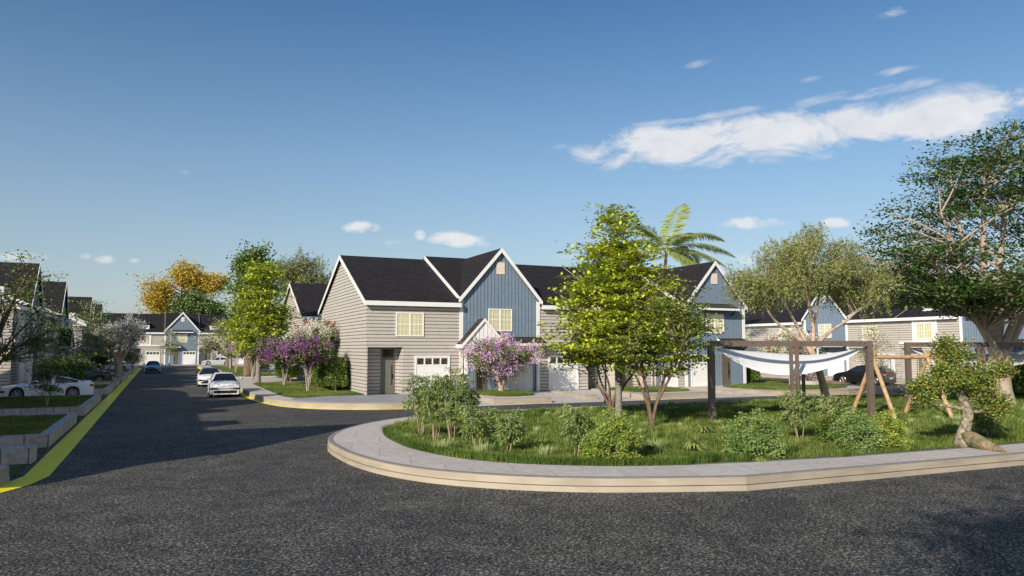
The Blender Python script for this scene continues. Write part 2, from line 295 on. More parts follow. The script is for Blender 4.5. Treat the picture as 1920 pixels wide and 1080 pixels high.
def wear(m, dark):
    nt = m.node_tree; b = nt.nodes['Principled BSDF']; N = nt.nodes.new; L = nt.links.new
    src = b.inputs['Base Color'].links[0].from_socket; tc = N('ShaderNodeTexCoord')
    n = N('ShaderNodeTexNoise'); n.inputs['Scale'].default_value = 2.2; n.inputs['Detail'].default_value = 12; n.inputs['Roughness'].default_value = .75; L(tc.outputs['Object'], n.inputs[0])
    r = N('ShaderNodeValToRGB'); r.color_ramp.elements[0].position = .635; r.color_ramp.elements[0].color = (0, 0, 0, 1); r.color_ramp.elements[1].position = .68; r.color_ramp.elements[1].color = (1, 1, 1, 1); L(n.outputs[0], r.inputs[0])
    mx = N('ShaderNodeMixRGB'); L(r.outputs[0], mx.inputs[0]); L(src, mx.inputs[1]); mx.inputs[2].default_value = (*dark, 1); L(mx.outputs[0], b.inputs['Base Color'])
wear(M['yellow'], (.16, .14, .07))
M['seam'] = mat('road_seam', (0.15, 0.145, 0.14), 0.9, var=0.3, vscale=20)
M['soil'] = mat('lawn_soil', (0.045, 0.075, 0.018), 0.95, var=0.35, vscale=5, bump=0.5, bscale=25)
M['earth'] = mat('earth', (0.09, 0.10, 0.045), 0.95, var=0.3, vscale=0.4)
M['pergola'] = mat('pergola_brown_metal', (0.155, 0.115, 0.095), 0.5, var=0.08, vscale=3, metal=0.1)
M['bolt'] = mat('dark_bolt', (0.02, 0.016, 0.014), 0.5, metal=0.5)
M['sail'] = mat('white_sailcloth', (0.80, 0.80, 0.82), 0.75, var=0.02, vscale=2, bump=0.15, bscale=6)
M['log'] = mat('swing_pine_log', (0.46, 0.30, 0.165), 0.6, var=0.22, vscale=6, bump=0.3, bscale=25, bstretch=(1, 1, .3))
M['rope'] = mat('swing_chain', (0.06, 0.055, 0.05), 0.6)
M['bark_grey'] = mat('bark_grey', (0.23, 0.20, 0.18), 0.9, var=0.3, vscale=6, bump=0.6, bscale=20, bstretch=(1, 1, .35))
M['bark_brown'] = mat('bark_brown', (0.17, 0.12, 0.085), 0.9, var=0.3, vscale=5, bump=0.6, bscale=18, bstretch=(1, 1, .35))
M['bark_pale'] = mat('bark_pale_tan', (0.44, 0.33, 0.245), 0.85, var=0.2, vscale=4, bump=0.4, bscale=14, bstretch=(1, 1, .5))
M['bark_big'] = mat('bark_smooth_taupe', (0.38, 0.31, 0.25), 0.85, var=0.16, vscale=2.2, bump=0.5, bscale=7, bstretch=(1, 1, 1.6), bdist=0.05)
M['bark_bonsai'] = mat('bark_mossy_cream', (0.11, 0.125, 0.05), 0.9, col2=(0.46, 0.38, 0.28), var=0.45, vscale=9, bump=1.0, bscale=16, bdist=0.06, detail=10)
M['root_moss'] = mat('mossy_root', (0.085, 0.13, 0.03), 0.9, col2=(0.30, 0.22, 0.14), var=0.4, vscale=4.5, bump=1.0, bscale=14, bdist=0.06, detail=10)
M['white_bark'] = mat('white_stem', (0.46, 0.40, 0.33), 0.8, var=0.15, vscale=9)
M['palm_bark'] = mat('palm_bark', (0.44, 0.35, 0.28), 0.85, var=0.15, vscale=7, bump=0.5, bscale=14, bstretch=(.3, .3, 2))
M['g_lime'] = leafmat('leaf_lime', (0.44, 0.54, 0.035), (0.64, 0.68, 0.075))
M['g_mid'] = leafmat('leaf_mid', (0.15, 0.22, 0.03), (0.27, 0.34, 0.05))
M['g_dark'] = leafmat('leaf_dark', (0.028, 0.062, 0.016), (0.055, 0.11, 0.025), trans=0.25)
M['g_deep'] = leafmat('leaf_deep', (0.05, 0.115, 0.028), (0.10, 0.20, 0.05), trans=0.25, rough=0.4)
M['g_olive'] = leafmat('leaf_olive', (0.22, 0.245, 0.08), (0.35, 0.37, 0.14), trans=0.24)
M['g_olive2'] = leafmat('leaf_olive_dark', (0.13, 0.15, 0.055), (0.21, 0.23, 0.09), trans=0.24)
M['g_pale'] = leafmat('leaf_pale', (0.32, 0.36, 0.22), (0.5, 0.52, 0.36), trans=0.24)
M['g_bush'] = leafmat('leaf_bush', (0.15, 0.25, 0.05), (0.28, 0.38, 0.09), trans=0.24)
M['g_bush2'] = leafmat('leaf_bush_yellow', (0.36, 0.43, 0.06), (0.48, 0.52, 0.10), trans=0.24)
M['g_bush3'] = leafmat('leaf_bush_grey', (0.19, 0.30, 0.11), (0.32, 0.43, 0.19), trans=0.24)
M['cane'] = leafmat('leaf_cane', (0.17, 0.26, 0.075), (0.38, 0.46, 0.17), trans=0.24)
M['palm'] = leafmat('leaf_palm', (0.36, 0.44, 0.12), (0.56, 0.60, 0.24), trans=0.5, rough=0.4)
M['fern'] = leafmat('leaf_fern', (0.22, 0.30, 0.06), (0.42, 0.46, 0.14), trans=0.3, rough=0.35)
M['gold'] = leafmat('leaf_gold', (0.62, 0.42, 0.04), (0.74, 0.58, 0.08), trans=0.35, vscale=.4)
M['rust'] = leafmat('leaf_rust', (0.27, 0.12, 0.035), (0.38, 0.2, 0.05), trans=0.24)
M['f_purple'] = leafmat('flower_purple', (0.22, 0.065, 0.22), (0.42, 0.19, 0.40), trans=0.24)
M['f_lilac'] = leafmat('flower_lilac', (0.66, 0.42, 0.74), (0.80, 0.58, 0.80), trans=0.24)
M['f_pink'] = leafmat('flower_pink', (0.70, 0.43, 0.56), (0.85, 0.68, 0.74), trans=0.24)
M['f_white'] = leafmat('flower_white', (0.66, 0.62, 0.52), (0.80, 0.77, 0.70), trans=0.24)
M['f_grey'] = leafmat('blossom_greyish_white', (0.46, 0.44, 0.42), (0.62, 0.58, 0.56), trans=0.24)
M['f_red'] = leafmat('flower_red', (0.42, 0.05, 0.035), (0.55, 0.12, 0.08), trans=0.24)
M['grass1'] = leafmat('grass_blade', (0.13, 0.175, 0.028), (0.26, 0.31, 0.07), trans=0.28, vscale=0.5)
M['grass2'] = leafmat('grass_blade_dark', (0.07, 0.13, 0.018), (0.14, 0.21, 0.035), trans=0.3, vscale=0.6)
M['grass3'] = leafmat('grass_tuft_pale', (0.28, 0.36, 0.12), (0.42, 0.48, 0.20), trans=0.24)
# ------------------------------------------------------------ ground
def sheet(name, pts, z, m, thick=None, kind='structure', side=None, label=None):
    """flat polygon; with thick it becomes a raised block with vertical sides"""
    mb = MB(); mb.poly([(x, y, z) for x, y in pts], 0)
    if thick:
        k = len(pts)
        for i in range(k):
            a, b = pts[i], pts[(i + 1) % k]
            mb.quad((a[0], a[1], z - thick), (b[0], b[1], z - thick), (b[0], b[1], z), (a[0], a[1], z), 1)
    o = mb.build(name, [M[m], M[side or m]]); o['kind'] = kind
    return o
def smooth_closed(pts, n=6, closed=True):
    out = []; k = len(pts)
    rng = range(k) if closed else range(k - 1)
    for i in rng:
        p0 = pts[(i - 1) % k] if closed or i > 0 else pts[i]; p1 = pts[i]; p2 = pts[(i + 1) % k]; p3 = pts[(i + 2) % k] if closed or i + 2 < k else p2
        for j in range(n):
            t = j / n
            out.append(tuple(0.5 * ((2 * p1[c]) + (-p0[c] + p2[c]) * t + (2 * p0[c] - 5 * p1[c] + 4 * p2[c] - p3[c]) * t * t + (-p0[c] + 3 * p1[c] - 3 * p2[c] + p3[c]) * t ** 3) for c in range(2)))
    if not closed: out.append(tuple(pts[-1][:2]))
    return out
def offset(pts, d):
    """offset closed ccw polygon inward by d"""
    out = []; k = len(pts)
    for i in range(k):
        a, b, c = Vector(pts[i - 1]), Vector(pts[i]), Vector(pts[(i + 1) % k])
        t1 = (b - a); t2 = (c - b)
        t = (t1.normalized() if t1.length > 1e-6 else Vector((0, 0))) + (t2.normalized() if t2.length > 1e-6 else Vector((0, 0)))
        t.normalize(); n = Vector((-t.y, t.x)); out.append((b.x + n.x * d, b.y + n.y * d))
    return out
def ring(mb, A, B, za, zb, m=0, closed=True):
    k = len(A)
    for i in range(k if closed else k - 1):
        j = (i + 1) % k; mb.quad((*A[i], za), (*A[j], za), (*B[j], zb), (*B[i], zb), m)
ea = sheet('ground', [(-900, -400), (900, -400), (900, 1600), (-900, 1600)], -0.03, 'earth')
sheet('road', [(-60, -40), (110, -40), (110, 143), (-60, 143)], 0.0, 'asphalt')
# faint seam lines of the asphalt
sm = MB()
for (a, b, w) in (((-2.9, 70.4), (5.0, 72.4), .10), ((-2.9, 20.75), (0.6, 21.55), .03)):
    d = (Vector(b) - Vector(a)).normalized(); n = Vector((-d.y, d.x)) * w
    sm.quad((a[0] - n.x, a[1] - n.y, .004), (b[0] - n.x, b[1] - n.y, .004), (b[0] + n.x, b[1] + n.y, .004), (a[0] + n.x, a[1] + n.y, .004))
sm.build('road_seam', M['seam'])['kind'] = 'structure'
# --- island
OUT = [(60, 12.3), (31, 12.3), (20.3, 12.37), (15.1, 12.5), (11.3, 12.62)] + smooth_closed([(9.7, 13.2), (8.15, 13.9), (6.75, 14.9), (5.46, 16.4), (4.68, 18.4), (4.42, 20.9), (4.62, 23.4), (5.7, 26.0), (7.7, 28.4), (10.4, 30.0), (13.6, 30.75)], 10, False) + [(20, 31.0), (27, 31.1), (36, 31.6), (44, 32.2), (52, 33.2), (60, 34.5)]
OUT = OUT[::-1]
def ccw(P):
    a = sum(P[i - 1][0] * P[i][1] - P[i][0] * P[i - 1][1] for i in range(len(P)))
    return P if a > 0 else P[::-1]
OUT = ccw(OUT); K1 = offset(OUT, .16)
IN = [(60, 13.7), (31, 13.7), (20.3, 13.75), (15.6, 13.9), (12.7, 14.25)] + smooth_closed([(11.2, 14.5), (9.6, 15.05), (8.0, 16.1), (6.95, 17.4), (6.35, 19.3), (6.25, 21.2), (6.5, 23.6), (7.4, 26.2), (9.2, 28.2), (11.6, 29.4), (14.5, 29.9)], 8, False) + [(20.4, 30.2), (27, 30.3), (36, 30.9), (44, 31.4), (52, 32.4), (60, 33.6)]
IN = ccw(IN)
mb = MB(); mb.poly([(x, y, .30) for x, y in K1], 0); mb.build('pavement', [M['pave']])['kind'] = 'structure'
mb = MB(); m1 = offset(OUT, .03)
g1 = offset(OUT, .05); m1 = offset(OUT, .008); ring(mb, OUT, OUT, -.02, .115, 0); ring(mb, OUT, g1, .115, .115, 0); ring(mb, g1, g1, .115, .137, 0); ring(mb, g1, m1, .137, .137, 0); ring(mb, m1, m1, .137, .285, 0); ring(mb, m1, offset(OUT, .045), .285, .302, 1); ring(mb, offset(OUT, .045), K1, .302, .304, 1)
mb.build('kerb', [M['kerb'], M['kerbtop']])['kind'] = 'structure'
IN2 = offset(IN, -.09)
mb = MB(); ring(mb, IN2, IN, .308, .31, 0); mb.build('lawn_edging', [M['kerbtop']])['kind'] = 'structure'
mb = MB(); mb.poly([(x, y, .314) for x, y in IN], 0); mb.build('lawn_soil', [M['soil']])['kind'] = 'structure'
# --- right side of the street and the middle row's forecourt
KP = [(5.2, 141), (5.05, 100), (4.98, 60), (4.95, 50)] + smooth_closed([(4.97, 47.2), (5.3, 43.6), (5.95, 40.6), (7.2, 38.45), (9.0, 37.2), (11.0, 36.75), (14.0, 36.9)], 9, False)
PV = KP + [(14.0, 43.9), (10.84, 43.9), (10.84, 62), (40, 62), (40, 141)]
def kerbed(pts, z, m, name='pavement', double=True):
    P = ccw(pts); mb = MB(); mb.poly([(x, y, z) for x, y in P], 0)
    ring(mb, P, P, -.02, z * .42, 1); q = offset(P, .02); ring(mb, P, q, z * .42, z * .46, 1); ring(mb, q, q, z * .46, z, 1)
    o = mb.build(name, [M[m], M['kerb']]); o['kind'] = 'structure'; return o
kerbed(PV, .30, 'concrete')
cb = [(6.4, 42.8), (6.3, 40.9), (7.5, 39.0), (9.2, 37.8), (11.0, 37.35), (13.9, 37.4), (13.9, 43.9), (10.9, 43.9), (8.4, 43.4)]
sheet('cobble_path', cb, .304, 'cobble')
ye = MB(); kp = [Vector(p) for p in KP]
for i in range(len(kp) - 1):
    a, b = kp[i], kp[i + 1]
    def nn(i):
        d = (kp[min(i + 1, len(kp) - 1)] - kp[max(i - 1, 0)]).normalized(); return Vector((d.y, -d.x))
    na, nb = nn(i) * -1, nn(i + 1) * -1
    w = .24 if i > 2 else .30
    na = nn(i); nb = nn(i + 1)
    # outward is toward the road
    s = 1 if (a + na * .1).x < a.x or i > 8 else -1
    pa, pb = a + na * w * 1, b + nb * w
    if (pa.x > a.x and i < 6): pa, pb = a - na * w, b - nb * w
    ye.quad((a.x, a.y, .006), (b.x, b.y, .006), (pb.x, pb.y, .006), (pa.x, pa.y, .006))
YR = ye
sheet('lawn_soil', [(6.2, 44.6), (6.75, 42.6), (7.6, 43.3), (8.7, 43.75), (10.8, 43.95), (10.8, 62), (6.3, 62)], .31, 'soil')
sheet('lawn_soil', [(6.4, 79), (10.9, 79), (10.9, 120), (6.6, 128)], .31, 'soil')
# driveways rise gently from the road to the garages
def ramp(name, x0, x1, y0, y1, z0, z1, m='concrete'):
    mb = MB(); mb.quad((x0, y0, z0), (x1, y0, z0), (x1, y1, z1), (x0, y1, z1), 0)
    mb.quad((x0, y0, -.02), (x1, y0, -.02), (x1, y0, z0), (x0, y0, z0), 0)
    mb.quad((x0, y0, -.02), (x0, y0, z0), (x0, y1, z1), (x0, y1, -.02), 0); mb.quad((x1, y0, -.02), (x1, y0, z0), (x1, y1, z1), (x1, y1, -.02), 0)
    o = mb.build(name, [M[m]]); o['kind'] = 'structure'; return o
ramp('driveway', 14.0, 40.0, 36.95, 44.02, .02, .262)
ramp('driveway', 5.2, 62, 62.0, 82, .302, .303)
def planter_slab(pts, z=.34):
    o = kerbed(pts, z, 'concrete', 'forecourt_slab'); return o
planter_slab([(16.1, 37.2), (19.55, 37.1), (20.3, 43.9), (16.75, 43.9)])
planter_slab([(25.5, 36.9), (31.2, 37.5), (31.7, 43.9), (26.1, 43.9)])
planter_slab([(22.3, 38.2), (23.2, 38.2), (23.4, 43.9), (22.9, 43.9)], .30)
planter_slab([(33.3, 38.3), (34.2, 38.2), (34.4, 43.9), (33.9, 43.9)], .30)
for pts in ([(16.1, 37.2), (19.55, 37.1)], [(25.5, 36.9), (31.2, 37.5)], [(33.0, 37.8), (34.4, 37.7)], [(35.0, 37.0), (37.4, 36.2), (41.3, 36.0), (44.2, 37.2), (45.6, 38.9), (46.0, 41)], [(12.5, 36.62), (14.0, 36.75)]):
    for a, b in zip(pts[:-1], pts[1:]):
        d = (Vector(b) - Vector(a)).normalized(); n = Vector((d.y, -d.x)) * .2
        ye.quad((a[0], a[1], .010), (b[0], b[1], .010), (b[0] + n.x, b[1] + n.y, .010), (a[0] + n.x, a[1] + n.y, .010))
G1 = smooth_closed([(16.9, 41.6), (17.1, 38.9), (18.4, 38.6), (19.6, 39.4), (20.0, 42.6), (18.4, 43.5)], 5)
G2 = smooth_closed([(26.6, 42.4), (26.5, 38.9), (28.6, 38.6), (30.6, 39.2), (31.1, 42.6), (28.8, 43.4)], 5)
G3 = smooth_closed([(35.9, 42.2), (36.2, 38.0), (38.2, 37.3), (41.0, 37.3), (43.4, 38.2), (44.6, 40.0), (44.9, 46.0), (44.5, 52), (41.5, 54), (41.0, 45.5), (38.5, 43.7)], 4)
BULB = [(35.0, 43.9), (34.9, 37.2)] + smooth_closed([(37.4, 36.35), (41.2, 36.15), (44.0, 37.3), (45.5, 39.0), (45.9, 42.0)], 5, False) + [(46.0, 56), (40.0, 56), (39.4, 43.9)]
kerbed(BULB, .32, 'pave')
for g, z in ((G1, .35), (G2, .35), (G3, .33)): sheet('lawn_soil', g, z, 'soil')
# forecourt of the right row
kerbed([(57.2, 84), (57.2, 34), (80, 34), (80, 84)], .26, 'concrete')
kerbed([(5.0, 131.5), (60, 131.5), (60, 146), (5.0, 146)], .26, 'concrete'); kerbed([(-30, 133), (4.9, 133), (4.9, 146), (-30, 146)], .26, 'concrete')
# --- left side of the street
yl = [(-3.35, 18.2), (-3.18, 20.03), (-3.06, 20.49), (-2.9, 21.2), (-2.95, 26), (-3.1, 45), (-3.2, 60), (-3.55, 100), (-3.85, 131)]
yr = [(-3.1, 18.0), (-2.99, 18.93), (-2.71, 19.53), (-2.42, 20.4), (-2.33, 21.7), (-2.38, 26), (-2.5, 45), (-2.62, 60), (-2.85, 100), (-3.05, 131)]
yl = [(-6.0, 17.2), (-4.2, 18.2)] + yl[1:]; yr = [(-6.0, 16.7), (-4.0, 17.75), (-3.0, 18.93)] + yr[2:]
yr = [(-6.0, 16.7), (-3.9, 18.2), (-3.0, 18.93), (-2.6, 19.75), (-2.36, 20.95)] + [(-2.38, 26), (-2.5, 45), (-2.62, 60), (-2.85, 100), (-3.05, 131)]
n = min(len(yl), len(yr))
for i in range(n - 1): ye.quad((*yl[i], .010), (*yr[i], .010), (*yr[i + 1], .010), (*yl[i + 1], .010))
ye.build('yellow_road_paint', M['yellow'])['kind'] = 'structure'
sheet('forecourt', [(-30, 19.2), (-3.55, 21.2), (-3.35, 60), (-3.9, 131), (-30, 131)], .012, 'concrete')
sheet('lawn_soil', [(-3.5, 21.0), (-3.12, 21.2), (-3.3, 60), (-3.6, 60)], .02, 'soil')
# ------------------------------------------------------------ houses
def auto_uv(o):
    me = o.data; uv = me.uv_layers.new(name='UVMap'); Z = Vector((0, 0, 1))
    for p in me.polygons:
        n = p.normal; t = Z.cross(n)
        t = t.normalized() if t.length > 0.05 else Vector((1, 0, 0))
        b = n.cross(t)
        for li in p.loop_indices:
            c = me.vertices[me.loops[li].vertex_index].co; uv.data[li].uv = (c.dot(t), c.dot(b))
    return o
def strips(mb, fr, u0, u1, z0, ze, gable=None, holes=(), pitch=0.21, gap=0.036, vertical=False, d=0.03, m=0, front_only=False):
    ua, za = gable if gable else (None, ze)
    def emit(a, b, c, e):
        if (b[0] - a[0] < 1e-4 and c[0] - e[0] < 1e-4) or max(c[1], e[1]) - min(a[1], b[1]) < 1e-4: return
        F_ = [fr(p[0], p[1], d) for p in (a, b, c, e)]; mb.quad(*F_, m)
        if front_only: return
        B_ = [fr(p[0], p[1], 0) for p in (a, b, c, e)]
        for i in range(4):
            j = (i + 1) % 4; mb.quad(B_[i], B_[j], F_[j], F_[i], m)
    def cuts(lo, hi, inner):
        c = [lo, hi] + [v for v in inner if lo + 1e-5 < v < hi - 1e-5]; c = sorted(set(c)); return list(zip(c[:-1], c[1:]))
    if not vertical:
        def lim(z):
            if gable is None or z <= ze: return u0, u1
            t = min(1, (z - ze) / (za - ze)); return u0 + (ua - u0) * t, u1 - (u1 - ua) * t
        z = z0
        while z < za - 1e-4:
            for a, b in cuts(z, min(z + pitch - gap, za), [ze] + [h[2] for h in holes] + [h[3] for h in holes]):
                mid = (a + b) / 2; hs = sorted([(h[0], h[1]) for h in holes if h[2] < mid < h[3]])
                la, ra = lim(a); lb, rb = lim(b); cur = (la, lb)
                for h0, h1 in hs:
                    if h0 > cur[0]: emit((cur[0], a), (h0, a), (h0, b), (cur[1], b))
                    cur = (h1, h1)
                if ra > cur[0]: emit((cur[0], a), (ra, a), (rb, b), (cur[1], b))
            z += pitch
    else:
        def top(u):
            if gable is None: return ze
            return ze + (za - ze) * ((u - u0) / (ua - u0) if u <= ua else (u1 - u) / (u1 - ua))
        u = u0
        while u < u1 - 1e-4:
            for a, b in cuts(u, min(u + pitch - gap, u1), ([ua] if gable else []) + [h[0] for h in holes] + [h[1] for h in holes]):
                mid = (a + b) / 2; hs = sorted([(h[2], h[3]) for h in holes if h[0] < mid < h[1]]); cur = z0
                for h0, h1 in hs:
                    if h0 > cur: emit((a, cur), (b, cur), (b, h0), (a, h0))
                    cur = h1
                if top(mid) > cur: emit((a, cur), (b, cur), (b, top(b)), (a, top(a)))
            u += pitch
BIG = 100.0
def window(parent, X, y, u0, u1, z0, z1, lit=True):
    f = MB(); t = 0.07; y0 = y - 0.085; y1 = y - 0.031
    def bb(a, b, c, d_, p0=y0, p1=y1): f.box(X(a), X(b), p0, p1, c, d_)
    bb(u0, u1, z0, z0 + t); bb(u0, u1, z1 - t, z1); bb(u0, u0 + t, z0 + t, z1 - t); bb(u1 - t, u1, z0 + t, z1 - t)
    um = (u0 + u1) / 2; zm = (z0 + z1) / 2
    bb(um - t * .7, um + t * .7, z0 + t, z1 - t)
    for s0, s1 in ((u0 + t, um - t * .7), (um + t * .7, u1 - t)):
        bb(s0, s1, zm - .03, zm + .03, y0 + .01)
        for k in (1, 2):
            uu = s0 + (s1 - s0) * k / 3; bb(uu - .012, uu + .012, z0 + t, zm - .03, y0 + .02, y1); bb(uu - .012, uu + .012, zm + .03, z1 - t, y0 + .02, y1)
        for zz in ((z0 + t + zm) / 2, (z1 - t + zm) / 2): bb(s0, s1, zz - .012, zz + .012, y0 + .023, y1)
    o = f.build('window', M['white'], parent)
    g = MB(); g.box(X(u0 + .05), X(u1 - .05), y - .05, y - .03, z0 + .05, z1 - .05); g.build('pane', M['pane'], o)
    return o
def garage(parent, X, u0, u1, z1, y=0.0):
    f = MB(); t = 0.10
    f.box(X(u0), X(u0 + t), y - .09, y - .031, 0, z1); f.box(X(u1 - t), X(u1), y - .09, y - .031, 0, z1); f.box(X(u0 + t), X(u1 - t), y - .09, y - .031, z1 - t, z1)
    w = u1 - u0 - 2 * t; rows = 4; H = z1 - t
    # sectional door: lower panels with grooves, glazed row at the top
    gh = 0.38; zt = H - gh - 0.16
    for r in range(rows):
        a = 0.01 + zt * r / rows; b = zt * (r + 1) / rows - .012
        for c in range(4):
            ua = u0 + t + w * c / 4 + .006; ub = u0 + t + w * (c + 1) / 4 - .006
            f.box(X(ua), X(ub), y - .062, y - .04, a, b)
    f.box(X(u0 + t), X(u1 - t), y - .05, y - .03, 0, H - gh - .16)
    f.box(X(u0 + t), X(u1 - t), y - .07, y - .03, H - gh - .16, H - gh - .06); f.box(X(u0 + t), X(u1 - t), y - .07, y - .03, H - .06, H)
    zz0, zz1 = H - gh - .06, H - .06
    for c in range(5):
        uc = u0 + t + w * c / 4; f.box(X(max(u0 + t, uc - .045)), X(min(u1 - t, uc + .045)), y - .07, y - .03, zz0, zz1)
    o = f.build('garage_door', M['garage'], parent)
    g = MB()
    for c in range(4): g.box(X(u0 + t + w * c / 4 + .045), X(u0 + t + w * (c + 1) / 4 - .045), y - .05, y - .031, zz0, zz1)
    g.build('pane', M['pane_dark'], o); return o
def entry_door(parent, X, u0, u1, y, zt=2.12, transom=2.75, m='door'):
    f = MB(); y0 = y - .07
    f.box(X(u0), X(u0 + .07), y0, y - .031, 0, transom); f.box(X(u1 - .07), X(u1), y0, y - .031, 0, transom)
    f.box(X(u0 + .07), X(u1 - .07), y0, y - .031, zt, zt + .09); f.box(X(u0 + .07), X(u1 - .07), y0, y - .031, transom - .05, transom)
    f.box(X(u0 + .07), X(u1 - .07), y - .055, y - .031, .0, zt)
    for k in range(5): f.box(X(u0 + .09 + (u1 - u0 - .2) * k / 5), X(u0 + .09 + (u1 - u0 - .2) * (k + 1) / 5 - .012), y - .062, y - .054, .04, zt - .03)
    o = f.build('door', M[m], parent)
    h = MB(); uh = u1 - .17; h.box(X(uh - .015), X(uh + .015), y - .10, y - .05, .55, 1.75); h.box(X(uh + .02), X(uh + .07), y - .11, y - .06, .95, 1.2); h.box(X(uh - .04), X(uh + .07), y - .13, y - .11, 1.10, 1.13)
    h.build('handle', M['black_metal'], o)
    g = MB(); g.box(X(u0 + .07), X(u1 - .07), y - .05, y - .031, zt + .09, transom - .05); g.build('pane', M['pane_dark'], o)
def awning(parent, X, u0, u1, zt, zb, proj):
    s = MB(); s.prism([(X(u0), -.03, zt - .06), (X(u0), -proj, zb), (X(u0), -proj, zb + .06), (X(u0), -.03, zt)], (X(u1) - X(u0), 0, 0))
    o = s.build('awning', M['awning'], parent); auto_uv(o)
    f = MB(); a, b = min(X(u0), X(u1)), max(X(u0), X(u1))
    f.box(a - .03, b + .03, -proj - .03, -proj, zb - .10, zb + .05)
    for xx in (a - .03, b): f.prism([(xx, -.03, zt - .17), (xx, -proj, zb - .10), (xx, -proj, zb + .05), (xx, -.03, zt)], (.03, 0, 0))
    f.build('awning_trim', M['white'], o)
    for xx in (a + .15, b - .2):
        k = MB(); k.prism([(xx, -.03, zb - .5), (xx, -.03, zb - .38), (xx, -proj * .8, zb + .02), (xx, -proj * .8, zb - .08)], (.05, 0, 0))
        auto_uv(k.build('awning_bracket', M['awning'], o))
ZE, ZR, DP = 5.60, 8.93, 14.0
def slab(name, parent, prof, vec, m):
    s = MB(); s.prism(prof, vec); o = s.build(name, M[m], parent); auto_uv(o); return o
def make_brown(w, mirror=False, dormer=False, rake=True, end='l', porch=False):
    r = empty('town_house'); r['category'] = 'house'
    X = (lambda u: w - u) if mirror else (lambda u: u)
    hole = [(.06, 2.2, 0, 2.83)]
    wl = MB()
    ff = lambda u, z, d: (X(u), -d, z)
    strips(wl, ff, 0, w, 0, ZE, holes=hole, pitch=BIG, gap=0, d=0.0, m=1, front_only=True)
    strips(wl, ff, 0, w, 0.03, ZE, holes=hole, m=0)
    # recess
    fb = lambda u, z, d: (X(u), .95 - d, z)
    strips(wl, fb, .06, 2.2, 0, 2.83, pitch=BIG, gap=0, d=0, m=1, front_only=True); strips(wl, fb, .06, 2.2, .03, 2.83, m=0)
    fs = lambda u, z, d: (X(2.2 - d), u, z)
    strips(wl, fs, 0, .95, 0, 2.83, pitch=BIG, gap=0, d=0, m=1, front_only=True); strips(wl, fs, 0.0, .95, .03, 2.83, m=0)
    fs2 = lambda u, z, d: (X(.06 + d), u, z)
    strips(wl, fs2, 0, .95, 0, 2.83, pitch=BIG, gap=0, d=0, m=0, front_only=True)
    wl.box(X(.06), X(2.2), .0, .95, 2.83, 2.86, 0)
    # sides and back
    for side in ('l', 'r'):
        xx = 0.0 if side == 'l' else w; sg = -1 if side == 'l' else 1
        fx = lambda u, z, d, xx=xx, sg=sg: (xx + sg * d, u, z)
        strips(wl, fx, 0, DP, 0, ZE, gable=(7, ZR), pitch=BIG, gap=0, d=-0.002, m=1, front_only=True)
        if side == end: strips(wl, fx, -.03, DP, 0.03, ZE, gable=(7, ZR), m=0)
    wl.quad((0, DP, 0), (w, DP, 0), (w, DP, ZE), (0, DP, ZE), 0)
    wl.build('wall', [M['siding'], M['siding_gap']], r)
    e = -0.22 if end == 'l' and rake else 0.0; e2 = w + (.22 if end == 'r' and rake else 0.0)
    oh = .38; sl = (ZR - ZE) / 7.0; th = .15
    rf = MB()
    rf.prism([(e, -oh, ZE - oh * sl + .01), (e, 7, ZR + .01), (e, 7, ZR + th), (e, -oh, ZE - oh * sl + th)], (e2 - e, 0, 0))
    rf.prism([(e, 14 + oh, ZE - oh * sl + .01), (e, 7.001, ZR + .01), (e, 7.001, ZR + th), (e, 14 + oh, ZE - oh * sl + th)], (e2 - e, 0, 0))
    ro = rf.build('roof', M['roof'], r); auto_uv(ro)
    fa = MB(); fa.box(e, e2, -oh - .035, -oh - .002, ZE - oh * sl - .12, ZE - oh * sl + th - .005)
    fa.box(e, e2, -oh, -.031, ZE - oh * sl - .06, ZE - oh * sl - .03)
    fa.build('fascia', M['white'], ro)
    if rake:
        rk = MB(); xr = (e - .03) if end == 'l' else (e2 + .002)
        for s_, y0 in ((1, -oh - .035), (-1, 14 + oh + .035)):
            za = ZE - (oh + .035) * sl
            rk.prism([(xr, y0, za - .13), (xr, 7 - .0005 * s_, ZR - .14), (xr, 7 - .0005 * s_, ZR + th + .015), (xr, y0, za + th + .015)], (.028, 0, 0))
        rk.build('rake_board', M['white'], ro)
    if dormer:
        p = MB(); u0, u1 = 1.35, 3.75; zb = 3.28
        pf = lambda u, z, d: (X(u), -.035 - d, z)
        strips(p, pf, u0 + .18, u1 - .18, zb + .1, ZE - .02, pitch=BIG, gap=0, d=.02, m=1, front_only=True)
        strips(p, pf, u0 + .18, u1 - .18, zb + .1, ZE - .02, pitch=.26, gap=.035, vertical=True, d=.045, m=0)
        p.box(X(u0), X(u0 + .18), -.11, -.031, zb + .1, ZE - .02); p.box(X(u1 - .18), X(u1), -.11, -.031, zb + .1, ZE - .02)
        p.build('white_panel', [M['white'], M['white_gap']], r)
        b_ = MB(); b_.box(X(-.0) , X(w), -.16, -.031, zb - .12, zb + .10); b_.build('belt_trim', M['white'], r)
        window(r, X, -.055, u0 + .42, u1 - .42, 3.62, 5.05)
        d0 = MB(); yf = .9; a, b = 1.75, 3.35; z0 = ZE + yf * sl + th - .02; z1 = z0 + .78
        yb = (z1 + .22 - (ZE + th)) / sl
        f_ = [(X(a), yf, z0), (X(b), yf, z0), (X(b), yf, z1), (X(a), yf, z1)]
        d0.box(X(a), X(b), yf - .03, yf, z0, z1)
        for xx in (X(a), X(b)): d0.prism([(xx, yf, z0 - .05), (xx, yf, z1), (xx, yb, z1 + .22), ], (.03, 0, 0))
        dd = d0.build('dormer', M['white'], r)
        g = MB()
        for k in range(3):
            ga = a + .27 + k * .36; g.box(X(ga), X(ga + .33), yf - .045, yf - .028, z0 + .24, z1 - .22)
